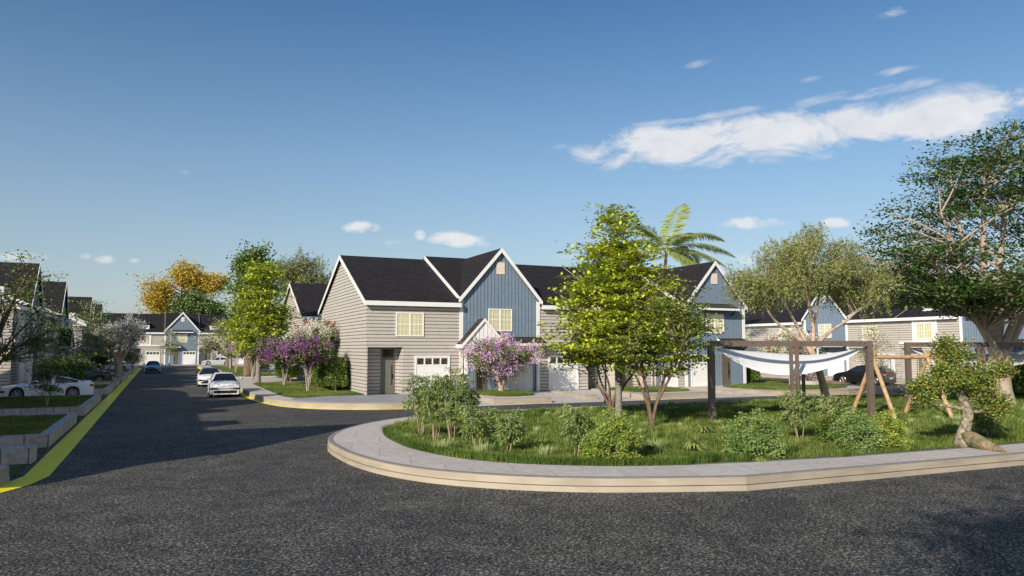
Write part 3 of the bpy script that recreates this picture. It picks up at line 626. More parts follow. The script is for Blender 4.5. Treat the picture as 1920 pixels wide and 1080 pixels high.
        g.build('pane', M['pane_dark'], dd)
        g = MB()
        for k in range(4): g.box(X(a + .235 + k * .36), X(a + .27 + k * .36), yf - .06, yf - .03, z0 + .2, z1 - .18)
        g.box(X(a + .2), X(b - .2), yf - .06, yf - .03, z0 + .36, z0 + .38)
        g.build('window', M['white'], dd)
        q = MB(); q.prism([(X(a - .12) if not mirror else X(b + .12), yf - .2, z1 - .0), (X(a - .12) if not mirror else X(b + .12), yf - .2, z1 + .07), (X(a - .12) if not mirror else X(b + .12), yb + .1, z1 + .32), (X(a - .12) if not mirror else X(b + .12), yb + .1, z1 + .24)], (b - a + .24, 0, 0))
        auto_uv(q.build('dormer_roof', M['roof'], r))
    else:
        window(r, X, 0, 1.75, 3.5, 3.48, 4.92)
    garage(r, X, 2.95, 5.2, 2.32); entry_door(r, X, 1.12, 1.95, .95)
    return r
def make_blue(w, kind='porch', mirror=False):
    r = empty('town_house'); r['category'] = 'house'
    X = (lambda u: w - u) if mirror else (lambda u: u)
    EZ, AZ = 5.75, 9.0
    wl = MB(); ff = lambda u, z, d: (X(u), -d, z)
    strips(wl, ff, 0, w, 0, EZ, gable=(w / 2, AZ), pitch=BIG, gap=0, d=-.002, m=1, front_only=True)
    # two polygons give the full gable field behind the boards
    wl.poly([(0, -.001, 0), (w, -.001, 0), (w, -.001, EZ), (w / 2, -.001, AZ), (0, -.001, EZ)], 1)
    strips(wl, ff, .02, w - .02, 0.02, EZ, gable=(w / 2, AZ), pitch=.24, gap=.035, vertical=True, m=0)
    for xx in (.012, w - .012): wl.poly([(xx, 0, 0), (xx, DP, 0), (xx, DP, ZE + .2), (xx, 7, ZR + .2), (xx, 0, ZE + .2)], 0)
    wl.quad((0, DP - .01, 0), (w, DP - .01, 0), (w, DP - .01, ZE), (0, DP - .01, ZE), 0)
    wl.build('wall', [M['blue'], M['blue_gap']], r)
    for c0 in (0.0, w - .24):
        cb = MB(); cb.box(c0, c0 + .24, -.075, -.031, 0, EZ + .05); cb.build('corner_board', M['white'], r)
    dz = .25; sl = (ZR - ZE) / 7; th = .14; a = .0
    rf = MB()
    rf.prism([(a, 0.02, ZE + dz), (a, 7, ZR + dz), (a, 7, ZR + dz + th), (a, 0.02, ZE + dz + th)], (w - 2 * a, 0, 0))
    rf.prism([(a, 14.3, ZE + dz - .3 * sl), (a, 7.001, ZR + dz), (a, 7.001, ZR + dz + th), (a, 14.3, ZE + dz - .3 * sl + th)], (w - 2 * a, 0, 0))
    g = (AZ - EZ) / (w / 2); o = .10
    for s_ in (0, 1):
        xa = -o if s_ == 0 else w + o; xm = w / 2 - (.0005 if s_ == 0 else -.0005)
        rf.prism([(xa, -.22, EZ - o * g + .03), (xm, -.22, AZ + .03), (xm, -.22, AZ + .19), (xa, -.22, EZ - o * g + .19)], (0, 6.6, 0))
    ro = rf.build('roof', M['roof'], r); auto_uv(ro)
    rk = MB()
    for s_ in (0, 1):
        xa = -o - .03 if s_ == 0 else w + o + .03; xm = w / 2 - (.0005 if s_ == 0 else -.0005); zz = EZ - (o + .03) * g
        rk.prism([(xa, -.26, zz - .07), (xm, -.26, AZ - .10), (xm, -.26, AZ + .21), (xa, -.26, zz + .24)], (0, .035, 0))
    for xx in (-.035, w + .007):
        rk.prism([(xx, -.15, ZE + dz - .20), (xx, 7, ZR + dz - .13), (xx, 7, ZR + dz + th + .02), (xx, -.15, ZE + dz + th - .05)], (.028, 0, 0))
    rk.build('rake_board', M['white'], ro)
    v = MB(); v.box(w / 2 - .28, w / 2 + .28, -.075, -.031, 7.52, 8.28); v.box(w / 2 - .3, w / 2 + .3, -.07, -.032, 7.50, 7.52); v.build('attic_vent', M['cream'], r)
    window(r, X, 0, 1.95, 3.6, 3.85, 5.28)
    if kind == 'porch':
        garage(r, X, 3.0, 5.05, 2.32); awning(r, X, 2.85, w + .12, 3.50, 3.02, .95); entry_door(r, X, 1.05, 1.8, 0, m='door2')
        p = MB(); pw = 2.95; u0 = -.2; ua = u0 + pw / 2; z0, za, pr = 2.90, 4.5, 1.0
        for s_ in (0, 1):
            xa = u0 if s_ == 0 else u0 + pw; xm = ua - (.0005 if s_ == 0 else -.0005)
            p.prism([(X(xa), -pr - .08, z0), (X(xm), -pr - .08, za), (X(xm), -pr - .08, za + .1), (X(xa), -pr - .08, z0 + .1)], (0, pr + .05, 0))
        po = p.build('porch_roof', M['awning'], r); auto_uv(po)
        t = MB()
        for s_ in (0, 1):
            xa = u0 - .03 if s_ == 0 else u0 + pw + .03; xm = ua - (.0005 if s_ == 0 else -.0005)
            t.prism([(X(xa), -pr - .12, z0 - .14), (X(xm), -pr - .12, za - .08), (X(xm), -pr - .12, za + .12), (X(xa), -pr - .12, z0 + .11)], (0, .035, 0))
        t.box(X(u0 + .02), X(u0 + pw - .02), -pr + .02, -.03, z0 - .16, z0 - .02); t.box(X(u0 - .03), X(u0), -pr - .1, -.03, z0 - .12, z0 + .1)
        t.build('porch_trim', M['white'], po)
        gb = MB(); gf = lambda u, z, d: (X(u), -pr - d, z)
        gb.poly([gf(u0 + .1, z0 - .1, -.001), gf(u0 + pw - .1, z0 - .1, -.001), gf(u0 + pw - .1, z0, -.001), gf(ua, za - .05, -.001), gf(u0 + .1, z0, -.001)], 1)
        strips(gb, gf, u0 + .1, u0 + pw - .1, z0 - .1, z0, gable=(ua, za - .05), pitch=.27, gap=.035, vertical=True, d=.025, m=0)
        gb.build('porch_gable', [M['white'], M['white_gap']], po)
        for uu in (.02, 2.48):
            q = MB(); q.box(X(uu), X(uu + .16), -pr, -pr + .16, 0.0, z0 - .14); q.build('porch_post', M['white'], r)
    else:
        garage(r, X, .5, 2.65, 2.32); awning(r, X, 1.05, 4.5, 6.05, 5.62, .75); awning(r, X, 3.0, w - .1, 3.5, 3.05, .85); entry_door(r, X, 3.35, 4.1, 0, m='door2')
    return r
WB, WU = 5.83, 5.60
HZ = 0.27
P_ = {'A': make_brown(WB), 'Ar': make_brown(WB, mirror=True, rake=False, end=None), 'D': make_brown(WB, dormer=True), 'Dr': make_brown(WB, mirror=True, dormer=True, end='r'),
      'B': make_blue(WU, 'porch'), 'E': make_blue(WU, 'awning'), 'Er': make_blue(WU, 'awning', mirror=True)}
used = set()
R90 = math.pi / 2
def put_house(t, x, y, rz, label, group):
    o = P_[t] if t not in used else copy_tree(P_[t]); used.add(t)
    o.location = (x, y, HZ); o.rotation_euler = (0, 0, rz); o['label'] = label; o['category'] = 'house'; o['group'] = group
def row(types, x, y, rz, labels, group):
    dx, dy = math.cos(rz), math.sin(rz); s = 0.0
    for t, lb in zip(types, labels):
        put_house(t, x + dx * s, y + dy * s, rz, lb, group)
        s += WB if t[0] in 'AD' else WU
g_main = 'town houses of the middle row'
row(['A', 'B', 'Ar', 'A', 'E'], 10.84, 43.96, 0,
    ['beige corner town house with sunlit side gable at the left end of the middle row',
     'blue gabled town house with white porch gable behind the lilac tree',
     'beige town house directly right of the blue house with the white porch gable',
     'beige town house just left of the blue one with dark awning over its window',
     'blue gabled town house with dark awnings at the right end of the middle row'], g_main)
put_house('A', 11.0, 67.6, 0, 'beige town house behind the corner house, only its side gable and dark roof showing', 'town houses of the rear row')
g_l = 'town houses along the left side of the street'
row(['D', 'E', 'D', 'Dr', 'B', 'D'], -9.0, 57.9, R90,
    ['nearest beige town house at the left edge, behind the leafy branches', 'nearest blue gabled town house on the left side of the street',
     'beige town house just beyond the nearest blue house of the left side', 'beige town house with dormer just before the second blue house of the left side',
     'blue gabled town house with dark porch roof on white posts on the left side', 'beige town house just beyond the blue house with the dark porch roof'], g_l)
row(['D', 'B', 'D', 'Dr', 'E', 'D'], -8.6, 98.6, R90,
    ['beige town house with sunlit side wall starting the farther block on the left', 'blue gabled town house second in the farther block on the left',
     'third house of the farther block on the left, beige', 'fourth house of the farther block on the left, beige',
     'far blue gabled town house near the end of the left side', 'last beige town house of the left side before the street end'], g_l)
row(['B', 'D', 'Dr', 'E', 'D', 'A'], -9.0, 16.2, R90,
    ['nearest blue gabled town house on the left, outside the picture', 'beige town house on the left outside the picture, second from the viewpoint',
     'beige town house on the left outside the picture, third from the viewpoint', 'blue gabled town house on the left outside the picture, fourth from the viewpoint',
     'beige town house on the left outside the picture, fifth from the viewpoint', 'beige town house on the left outside the picture, last before the gap'], g_l)
g_f = 'town houses across the far end of the street'
xs = -5.83 * 2 - 5.6
row(['Er', 'D', 'D', 'Er', 'D', 'Dr', 'Er', 'D'], xs - .0, 144.5, 0,
    ['blue gabled town house at the far left of the street end row', 'beige town house at the street end, behind the white blossom tree', 'beige town house at the street end, just left of the blue one',
     'blue gabled town house facing down the street at its far end', 'beige town house right of the blue one at the street end',
     'beige town house at the street end behind the lime tree', 'blue town house at the street end hidden by the lime tree', 'last beige town house of the street end row'], g_f)
g_r = 'town houses facing the island on the right'
row(['D', 'A', 'Ar', 'B', 'A', 'D', 'E', 'D'], 61.8, 77.1, -R90,
    ['farthest town house of the right row, behind the blue house with two awnings', 'beige town house with stepped roof edge right of the middle row', 'beige town house behind white blossom, left of the blue house behind the tan tree',
     'blue gabled town house behind the tan leaning tree', 'beige town house directly behind the black car', 'beige town house with roof dormer and white window panel in the right row',
     'blue gabled town house behind the big tree trunk at the right', 'beige town house behind the big tree at the right picture edge'], g_r)
# ------------------------------------------------------------ plants
def rng(seed): return np.random.default_rng(seed)
def unit(v): return v / np.maximum(np.linalg.norm(v, axis=-1, keepdims=True), 1e-9)
def leaf_quads(P, Dr, Nn, L, W, fold=0.0):
    """P base points, Dr direction, Nn normal, L length, W width -> rhombus quads"""
    Dr = unit(Dr); S = unit(np.cross(Dr, Nn)); L = np.asarray(L).reshape(-1, 1); W = np.asarray(W).reshape(-1, 1)
    mid = P + Dr * L * 0.45
    V = np.stack([P, mid + S * W * .5, P + Dr * L, mid - S * W * .5], axis=1).reshape(-1, 3)
    F_ = np.arange(len(P) * 4).reshape(-1, 4)
    return V, F_
def leaves(name, P, L, W, mats, probs, r, parent, up=0.6, droop=0.0, dirs=None):
    n = len(P); d = r.normal(size=(n, 3)) if dirs is None else dirs + r.normal(size=(n, 3)) * .35
    d[:, 2] = d[:, 2] * .45 - droop; nr = r.normal(size=(n, 3)) * (1 - up); nr[:, 2] += up
    k = r.uniform(.65, 1.25, n)
    V, Fc = leaf_quads(P, d, nr, L * k, W * k)
    mi = r.choice(len(mats), size=n, p=np.array(probs) / sum(probs))
    return mesh_np(name, V, Fc, [M[m] for m in mats], mi, parent)
def bez(a, b, c, n):
    t = np.linspace(0, 1, n)[:, None]; return (1 - t) ** 2 * a + 2 * t * (1 - t) * b + t ** 2 * c
def on_path(path, z):
    """point of a polyline at height z"""
    for (p, q) in zip(path[:-1], path[1:]):
        if p[2] <= z <= q[2]:
            t = (z - p[2]) / (q[2] - p[2] + 1e-9); return np.array([p[i] + (q[i] - p[i]) * t for i in range(3)])
    return np.array(path[-1][:3] if z > path[-1][2] else path[0][:3])
def make_tree(label, cat, loc, stems, tips, leaf, seed, bark='bark_brown', name='tree', group=None, rise=0.5, clumps=4, lpc=30, cs=(.25, .25, .12), branch_r=.05, sub=2, outer=.45, up=.6, droop=0.0, flowers=None, rz=0.0, strands=None, nostem=False, sag=0.0, hollow=None):
    """stems: list of [(x,y,z,r)...]; tips: function(r)->array of crown tip points; leaf: (L, W, mats, probs)"""
    r = rng(seed); root = empty(name, loc, rz, label, cat, group)
    mb = MB()
    for st in stems:
        pts = [p[:3] for p in st]; rr = [p[3] for p in st]
        # resample smoothly
        P = np.array(pts, float); fine = []; fr = []
        for i in range(len(P) - 1):
            p0 = P[max(i - 1, 0)]; p1 = P[i]; p2 = P[i + 1]; p3 = P[min(i + 2, len(P) - 1)]
            for j in range(4):
                t = j / 4; fine.append(tuple(.5 * ((2 * p1) + (-p0 + p2) * t + (2 * p0 - 5 * p1 + 4 * p2 - p3) * t * t + (-p0 + 3 * p1 - 3 * p2 + p3) * t ** 3))); fr.append((rr[i] + (rr[i + 1] - rr[i]) * t) * (1 + r.uniform(-.05, .05)))
        fine.append(tuple(P[-1])); fr.append(rr[-1]); mb.tube(fine, fr, 10)
    T = tips(r); pos = []; dirs = []
    bt = MB()
    for tp in T:
        best = None
        for st in stems:
            h = np.linalg.norm(tp[:2] - np.array(st[-1][:2])) * rise
            zs = min(max(tp[2] - h, st[0][2] + (st[-1][2] - st[0][2]) * .30), st[-1][2])
            a = on_path(st, zs); dd = np.linalg.norm(a - tp)
            if best is None or dd < best[0]: best = (dd, a)
        a = best[1]; dd = best[0]
        mid = (a + tp) / 2 + np.array([0, 0, dd * (.10 - sag)]) + r.normal(size=3) * dd * .06
        path = bez(a, mid, tp, 7); rad = np.linspace(branch_r * (.5 + dd * .22), branch_r * .18, 7)
        bt.tube([tuple(p) for p in path], list(rad), 5, cap=False)
        for k in range(clumps):
            t = outer + (1 - outer) * r.random() ** .7; i = t * 6; i0 = min(int(i), 5); c = path[i0] + (path[i0 + 1] - path[i0]) * (i - i0)
            off = r.normal(size=3) * np.array(cs) * 1.3; c2 = c + off
            if sub and k < sub: bt.tube([tuple(c), tuple((c + c2) / 2 + np.array([0, 0, .03])), tuple(c2)], [branch_r * .25, branch_r * .18, branch_r * .1], 4, cap=False)
            if strands:
                ns, sl_ = strands
                for s_ in range(ns):
                    st0 = c2 + r.normal(size=3) * np.array(cs); ln = sl_ * r.uniform(.5, 1.2); m_ = int(lpc / ns) + 1
                    tt = r.random(m_)[:, None]; hd = unit(np.array([[r.normal(), r.normal(), 0]]))
                    p = st0 + hd * tt * ln * .35 + np.array([[0, 0, -1]]) * tt ** 1.4 * ln + r.normal(size=(m_, 3)) * .02; pos.append(p)
            else:
                pos.append(c2 + r.normal(size=(lpc, 3)) * np.array(cs))
    if not nostem: mb.build('trunk', M[bark], root, smooth=True)
    bt.build('branches', M[bark], root, smooth=True)
    P = np.concatenate(pos); L, W, mats, probs = leaf
    leaves('crown', P, L, W, mats, probs, r, root, up, droop)
    if flowers:
        fm, fp, fl, fn, fcs, fsel = flowers   # materials, probs, size, per-cluster, cluster size, number of clusters
        cen = T[r.integers(0, len(T), fsel)] + r.normal(size=(fsel, 3)) * np.array(cs) * 1.2
        # each flower head is a spray of petals of one colour
        cz = r.choice(len(fm), size=fsel, p=np.array(fp) / sum(fp))
        FP = (cen[:, None, :] + r.normal(size=(fsel, fn, 3)) * np.array(fcs)).reshape(-1, 3); mi = np.repeat(cz, fn)
        d = r.normal(size=(len(FP), 3)); nn = r.normal(size=(len(FP), 3)); nn[:, 2] += .5; k = r.uniform(.7, 1.2, len(FP))
        V, Fc = leaf_quads(FP, d, nn, fl * k, fl * .85 * k); mesh_np('blossom', V, Fc, [M[m] for m in fm], mi, root)
    return root
def ell(n, c, rad, shell=.55, zmin=None):
    """n tip points in an ellipsoid, biased to its surface"""
    def f(r):
        d = unit(r.normal(size=(n, 3))); q = r.uniform(shell, 1, n)[:, None]; p = np.array(c) + d * q * np.array(rad)
        if zmin is not None: p[:, 2] = np.maximum(p[:, 2], zmin + r.uniform(0, .3, n))
        return p
    return f
def prof(n, zs, rs, off=(0, 0), shell=.35, layers=0, pz=1.0):
    """tips inside a solid of revolution: radius given against height"""
    def f(r):
        w = np.interp(np.linspace(zs[0], zs[-1], 60), zs, rs) ** 1.2 + .05; w /= w.sum()
        z = r.choice(np.linspace(zs[0], zs[-1], 60), size=n, p=w) + r.uniform(-.06, .06, n)
        if layers: z = np.round(z / layers) * layers + r.normal(size=n) * layers * .14
        R_ = np.interp(z, zs, rs) * r.uniform(shell, 1, n) ** .6 * r.uniform(.8, 1.1, n); t = r.uniform(0, 2 * np.pi, n)
        lean = np.interp(z, [zs[0], zs[-1]], [0, 1])[:, None] * np.array([[off[0], off[1]]])
        return np.stack([R_ * np.cos(t) + lean[:, 0], R_ * np.sin(t) + lean[:, 1], z], 1)
    return f
def multi(*fs): return lambda r: np.concatenate([f(r) for f in fs])
LIME = (.16, .125, ['g_lime', 'g_mid', 'g_dark'], [.78, .17, .05])
# lime green maple on the island
make_tree('tall lime green tree with one pale straight trunk on the island lawn', 'tree', (16.03, 24.9, .31),
    [[(0, 0, -.1, .16), (.02, 0, 1.2, .13), (-.03, .02, 3.0, .11), (.05, 0, 5.0, .08), (0, 0, 7.6, .02)]],
    prof(270, [2.1, 2.7, 3.4, 5.0, 6.3, 7.3, 8.2], [1.8, 2.8, 2.85, 2.5, 1.85, 1.25, .35], layers=.46, shell=.3), LIME, 11, bark='bark_grey', rise=.75, clumps=5, lpc=25, cs=(.25, .25, .035), branch_r=.035, sub=3, outer=.35, up=.85)
M2 = (.12, .08, ['g_mid', 'g_lime', 'g_dark', 'g_olive'], [.42, .2, .25, .13])
def vstems(s, n, spread, h, r0, seed):
    q = rng(seed); out = []
    for k in range(n):
        t = 2 * math.pi * (k + q.uniform(-.25, .25)) / n; sp = spread * q.uniform(.6, 1.1); hh = h * q.uniform(.85, 1.1)
        out.append([(0, 0, -.1, r0), (sp * .14 * math.cos(t), sp * .14 * math.sin(t), hh * .28, r0 * .72), (sp * .5 * math.cos(t + .2), sp * .5 * math.sin(t + .2), hh * .62, r0 * .5), (sp * math.cos(t), sp * math.sin(t), hh, r0 * .26)])
    return out
make_tree('low spreading green tree with many forked brown stems right of the lime tree', 'tree', (15.43, 21.84, .31), vstems(1, 5, 1.5, 2.6, .075, 3),
    prof(95, [2.0, 2.6, 3.3, 4.1, 4.8], [1.4, 1.95, 1.9, 1.4, .5], off=(1.1, 0), layers=.40), M2, 12, bark='bark_brown', rise=.6, clumps=5, lpc=26, cs=(.22, .22, .035), branch_r=.03, up=.8)
make_tree('low spreading tree with forked brown stems behind the pale trunk of the lime tree', 'tree', (15.97, 25.3, .31), vstems(1, 5, 1.4, 2.4, .08, 8),
    prof(60, [1.9, 2.6, 3.2, 3.9], [1.7, 2.2, 1.9, .9], layers=.33), M2, 13, bark='bark_brown', rise=.5, clumps=6, lpc=16, cs=(.22, .22, .05), branch_r=.035, up=.7)
# tan leaning tree
make_tree('tan leaning tree with drooping olive foliage in the middle of the island', 'tree', (25.9, 23.9, .31),
    [[(.1, 0, -.1, .24), (.02, 0, .5, .18), (-.3, 0, 1.6, .15), (-.85, 0, 2.7, .13), (-1.7, .1, 3.3, .07), (-2.6, .2, 3.9, .05), (-3.3, .2, 4.8, .025)],
     [(-.75, 0, 2.5, .12), (-.5, .1, 3.5, .085), (-.6, .2, 5.0, .06), (.1, .3, 6.9, .025)],
     [(-.8, 0, 2.6, .10), (.2, -.1, 3.4, .07), (1.3, -.2, 4.0, .05), (2.6, -.3, 5.0, .025)],
     [(-.85, 0, 2.7, .09), (-1.5, .4, 4.2, .055), (-2.2, .7, 5.7, .025)], [(-.5, .1, 3.5, .08), (.5, .7, 4.9, .045), (1.3, 1.1, 6.4, .02)], [(-.6, 0, 4.2, .05), (-1.3, -.3, 5.2, .03), (-1.4, -.4, 6.6, .015)]],
    multi(ell(44, (-.4, .2, 6.9), (2.5, 2.0, 1.3), .6), ell(26, (-3.2, .2, 5.7), (1.8, 1.5, .7), .5), ell(28, (2.2, 0, 5.9), (1.9, 1.7, 1.0), .5)),
    (.15, .034, ['g_olive', 'g_olive2', 'g_bush2'], [.62, .28, .10]), 21, bark='bark_pale', rise=.9, clumps=5, lpc=84, cs=(.20, .20, .10), branch_r=.028, sub=3, outer=.55, up=.1, droop=.9, strands=(6, .75))
# big tree at the right
BS = [[(0, 0, -.2, .72), (0, 0, .4, .52), (-.05, 0, 1.6, .43), (-.1, 0, 2.6, .40), (-.4, 0, 3.6, .27), (-.6, .2, 5.5, .21), (-.3, .3, 8.5, .13), (.2, .4, 11.5, .06)],
      [(-.25, 0, 2.2, .26), (-1.1, -.1, 3.3, .19), (-2.6, -.2, 5.0, .15), (-3.2, -.3, 7.0, .11), (-4.4, -.4, 9.0, .05)],
      [(-.35, -.3, 2.2, .18), (-1.9, -.6, 3.4, .13), (-3.9, -.9, 5.0, .10), (-6.2, -1.2, 6.4, .05)],
      [(.0, .3, 2.6, .30), (.55, .3, 4.0, .23), (.9, .4, 6.4, .17), (1.8, .5, 9.5, .08)],
      [(.2, 0, 2.4, .28), (1.5, 0, 3.7, .20), (3.0, .1, 5.5, .14), (4.6, .2, 8.0, .06)],
      [(-.35, 0, 3.2, .2), (-1.3, .3, 5.6, .15), (-1.9, .4, 8.4, .1), (-2.4, .4, 10.8, .04)], [(-.15, -.3, 2.8, .2), (.2, -.9, 4.6, .15), (.4, -1.9, 7.0, .1), (.3, -2.4, 9.2, .04)]]
make_tree('huge tree with thick forked taupe trunk and dark green crown at the right', 'tree', (37.0, 23.4, .31), BS,
    multi(prof(165, [4.6, 5.6, 6.6, 7.4], [6.0, 7.8, 8.2, 8.0], off=(.8, 0), layers=.55, shell=.68), prof(190, [7.5, 9.2, 11.2, 13.0, 14.4], [8.0, 7.0, 5.2, 3.3, .9], off=(1.6, 0), layers=.6, shell=.2), ell(30, (-5.2, -1, 5.2), (2.8, 2.4, .8), .4)),
    (.18, .125, ['g_deep', 'g_mid', 'g_dark'], [.66, .20, .14]), 31, bark='bark_big', rise=.65, clumps=5, lpc=32, cs=(.44, .44, .05), branch_r=.045, sub=3, outer=.3, up=.82)
# bonsai shaped tree by the pavement
bz = make_tree('small gnarled tree with mossy cream trunk beside the pavement at the right', 'tree', (20.25, 13.85, .31),
    [[(-.05, .02, -.1, .23), (-.12, 0, .12, .22), (-.08, 0, .33, .18), (.0, .02, .5, .155), (.03, 0, .68, .135), (.08, 0, .86, .15), (.05, .02, 1.02, .155), (-.0, .0, 1.2, .125), (-.05, .02, 1.4, .11), (-.15, 0, 1.8, .07)],
     [(.0, 0, 1.02, .07), (-.45, -.02, 1.10, .045), (-.95, .05, 1.16, .03), (-1.25, .05, 1.35, .015)], [(.05, 0, 1.0, .06), (.4, 0, .95, .04), (.75, .05, 1.15, .02)], [(.05, 0, 1.15, .08), (.35, 0, 1.5, .05), (.8, .05, 2.0, .02)], [(-.1, 0, 1.5, .07), (-.35, 0, 2.0, .04), (-.3, 0, 2.9, .012)]],
    multi(ell(46, (-.45, 0, 1.95), (.75, .7, .45), .2), ell(30, (.35, 0, 1.85), (.6, .6, .42), .2), ell(22, (-1.15, 0, 1.55), (.42, .45, .30), .3), ell(18, (.85, 0, 1.15), (.36, .4, .32), .3), ell(13, (-.55, 0, 2.65), (.15, .17, .45), .2), ell(10, (-.02, 0, 2.5), (.15, .17, .40), .2), ell(10, (1.1, 0, 2.15), (.38, .25, .15), .2)),
    (.07, .042, ['g_bush', 'g_mid', 'g_dark', 'rust', 'g_bush2'], [.30, .24, .18, .12, .16]), 41, bark='bark_bonsai', rise=.5, clumps=7, lpc=24, cs=(.085, .085, .07), branch_r=.016, sub=2, outer=.5, up=.35, rz=-math.radians(24))
rt = MB(); rt.tube([(-.10, .0, .28), (.02, -.22, .22), (.12, -.55, .12), (.20, -.90, .05), (.27, -1.22, .01)], [.17, .22, .19, .12, .03], 12); rt.build('root', M['root_moss'], bz, smooth=True)
# lilac tree in its square bed
make_tree('round lilac tree in pink and violet bloom in front of the blue porch house', 'tree', (18.75, 42.3, .3), 
    [[(0, 0, 0, .22), (.02, 0, .5, .16), (-.5, 0, 1.3, .10), (-1.0, .1, 1.9, .05)], [(.05, 0, .4, .15), (.45, 0, 1.1, .10), (.8, -.1, 1.9, .05)], [(0, 0, .5, .12), (.1, .2, 1.3, .08), (.1, .3, 2.2, .04)]],
    ell(85, (0, 0, 2.25), (2.35, 1.8, 1.15), .35), (.13, .08, ['g_bush', 'g_mid', 'g_dark'], [.55, .3, .15]), 51, bark='bark_pale', rise=.4, clumps=6, lpc=17, cs=(.2, .2, .12), branch_r=.03, sub=1, outer=.4, up=.4,
    flowers=(['f_lilac', 'f_pink', 'f_purple'], [.5, .38, .12], .085, 70, (.15, .15, .15), 210))
# trees beside the corner house
make_tree('tall lime green tree on the corner lawn beside the parked white cars', 'tree', (6.85, 62.9, .31),
    [[(0, 0, -.1, .22), (0, 0, 2.0, .18), (.05, 0, 5.0, .12), (0, 0, 9.2, .03)]],
    prof(130, [2.6, 3.4, 4.6, 6.5, 8.2, 9.4, 10.1], [1.9, 3.2, 3.1, 2.5, 1.8, 1.0, .3], layers=.6), (.24, .17, ['g_lime', 'g_mid', 'g_dark'], [.66, .24, .10]), 61, bark='bark_grey', rise=.7, clumps=6, lpc=20, cs=(.36, .36, .05), branch_r=.05, sub=2, outer=.3, up=.85)
make_tree('tall narrow dark green tree with brown trunk behind the lime corner tree', 'tree', (7.5, 77.9, .31), [[(0, 0, -.1, .42), (0, 0, 3, .36), (.3, 0, 8, .2), (.4, 0, 12, .05)]],
    prof(90, [4.5, 6, 9, 11.5, 13.2], [1.6, 2.2, 2.1, 1.6, .8], off=(.3, 0)), (.28, .2, ['g_mid', 'g_dark', 'g_bush'], [.4, .4, .2]), 62, bark='bark_brown', rise=.5, clumps=6, lpc=20, cs=(.4, .4, .3), branch_r=.05, sub=0, up=.4)
def crape(label, loc, fl, seed, s=1.0, lean=0, n=330, rad=(1.75, 1.6, .74), zc=2.55):
    q = rng(seed)
    st = [[(.07 * math.cos(k * 1.6), .07 * math.sin(k * 1.6), 0, .034 * s), (.12 * math.cos(k * 1.6), .12 * math.sin(k * 1.6), .6 * s, .026 * s), (.32 * math.cos(k * 1.6 + .3), .30 * math.sin(k * 1.6 + .3), 1.5 * s, .018 * s), (.75 * math.cos(k * 1.6), .75 * math.sin(k * 1.6), 2.4 * s, .009 * s)] for k in range(4)]
    return make_tree(label, 'tree', loc, st, ell(64, (lean, 0, zc * s), tuple(v * s for v in rad), .2), (.15, .09, ['g_mid', 'g_dark', 'g_bush'], [.4, .35, .25]), seed, bark='white_bark', name='flowering_tree', group='crape trees on the lawns', rise=.3, clumps=5, lpc=20, cs=(.22, .22, .16), branch_r=.014, sub=0, up=.4,
        flowers=(fl, [1] * len(fl), .10, 36, (.10, .10, .13), n))
crape('purple flowering crape tree nearest the pavement by the corner house', (8.2, 48.0, .31), ['f_purple'], 71)
crape('white flowering crape tree with a red spray between the purple tree and the wall', (8.95, 52.5, .31), ['f_white'] * 13 + ['f_red'], 72, 1.12, .5, 400, (1.9, 1.6, .7), 3.3)
crape('purple flowering crape tree behind the nearest purple one, left of it', (8.0, 56.7, .31), ['f_purple'], 73, 1.0, -.4)
crape('purple flowering crape tree right behind the pale trunk of the lime corner tree', (7.2, 70.5, .31), ['f_purple', 'f_purple', 'f_white'], 74, 1.15, -.2)
crape('white and red flowering tree behind the white shade sail', (40.9, 40.9, .33), ['f_white'] * 7 + ['f_red'], 75, 1.1, .0, 520, (2.0, 1.8, .8), 2.7)
crape('slim flowering tree farther down the right side of the street, white blooms', (7.4, 90, .31), ['f_white', 'f_purple'], 76, 1.0)
def hedge(label, loc, sx, sy, sz, seed, cat='hedge', n=26000, mats=('g_mid', 'g_bush', 'g_dark'), pr=(.45, .25, .3), L=.10, group='clipped hedges beside the corner house'):
    r = rng(seed); root = empty('hedge', loc, 0, label, cat, group)
    ar = np.array([sy * sz, sy * sz, sx * sz, sx * sz, sx * sy]); fc = r.choice(5, size=n, p=ar / ar.sum()); u = r.uniform(-1, 1, (n, 3)); 
    u[fc == 0, 0] = -1; u[fc == 1, 0] = 1; u[fc == 2, 1] = -1; u[fc == 3, 1] = 1; u[fc == 4, 2] = 1
    u = u / np.maximum((np.abs(u) ** 7).sum(1, keepdims=True) ** (1 / 7.), .9); P = u * np.array([sx, sy, sz]) * r.uniform(.9, 1.0, (n, 1)); P += r.normal(size=P.shape) * .045
    P[:, :2] += .07 * np.sin(P[:, [1, 0]] * 3.1 + P[:, [2, 2]] * 2.3); P[:, 2] += sz + .22
    leaves('foliage', P, L, L * .6, list(mats), list(pr), r, root, up=.4)
    cb_ = MB()
    k = max(3, int(sy * 3.2))
    for i in range(k):
        y = -sy * .85 + 1.7 * sy * i / (k - 1); cb_.tube([(r.uniform(-.1, .1), y, -.05), (r.uniform(-.1, .1), y, .4 + sz)], [.05, .03], 6)
    cb_.build('stems', M['bark_pale'], root, smooth=True)
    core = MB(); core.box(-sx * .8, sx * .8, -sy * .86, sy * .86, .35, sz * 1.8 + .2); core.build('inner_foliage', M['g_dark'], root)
hedge('clipped green hedge against the gable wall of the corner house', (9.95, 50.6, .31), .62, 3.3, .95, 81)
hedge('second clipped hedge farther along the corner lawn, behind the purple trees', (9.6, 66.5, .31), .7, 2.8, 1.05, 82)
hedge('far green hedge on the right lawn near the street end', (10.3, 96, .31), .8, 6, .9, 83, L=.16, n=9000)
hedge('dark green hedge at the end of the middle row, beside the last blue house', (40.9, 45.6, .31), .9, .9, .85, 84, group=None)
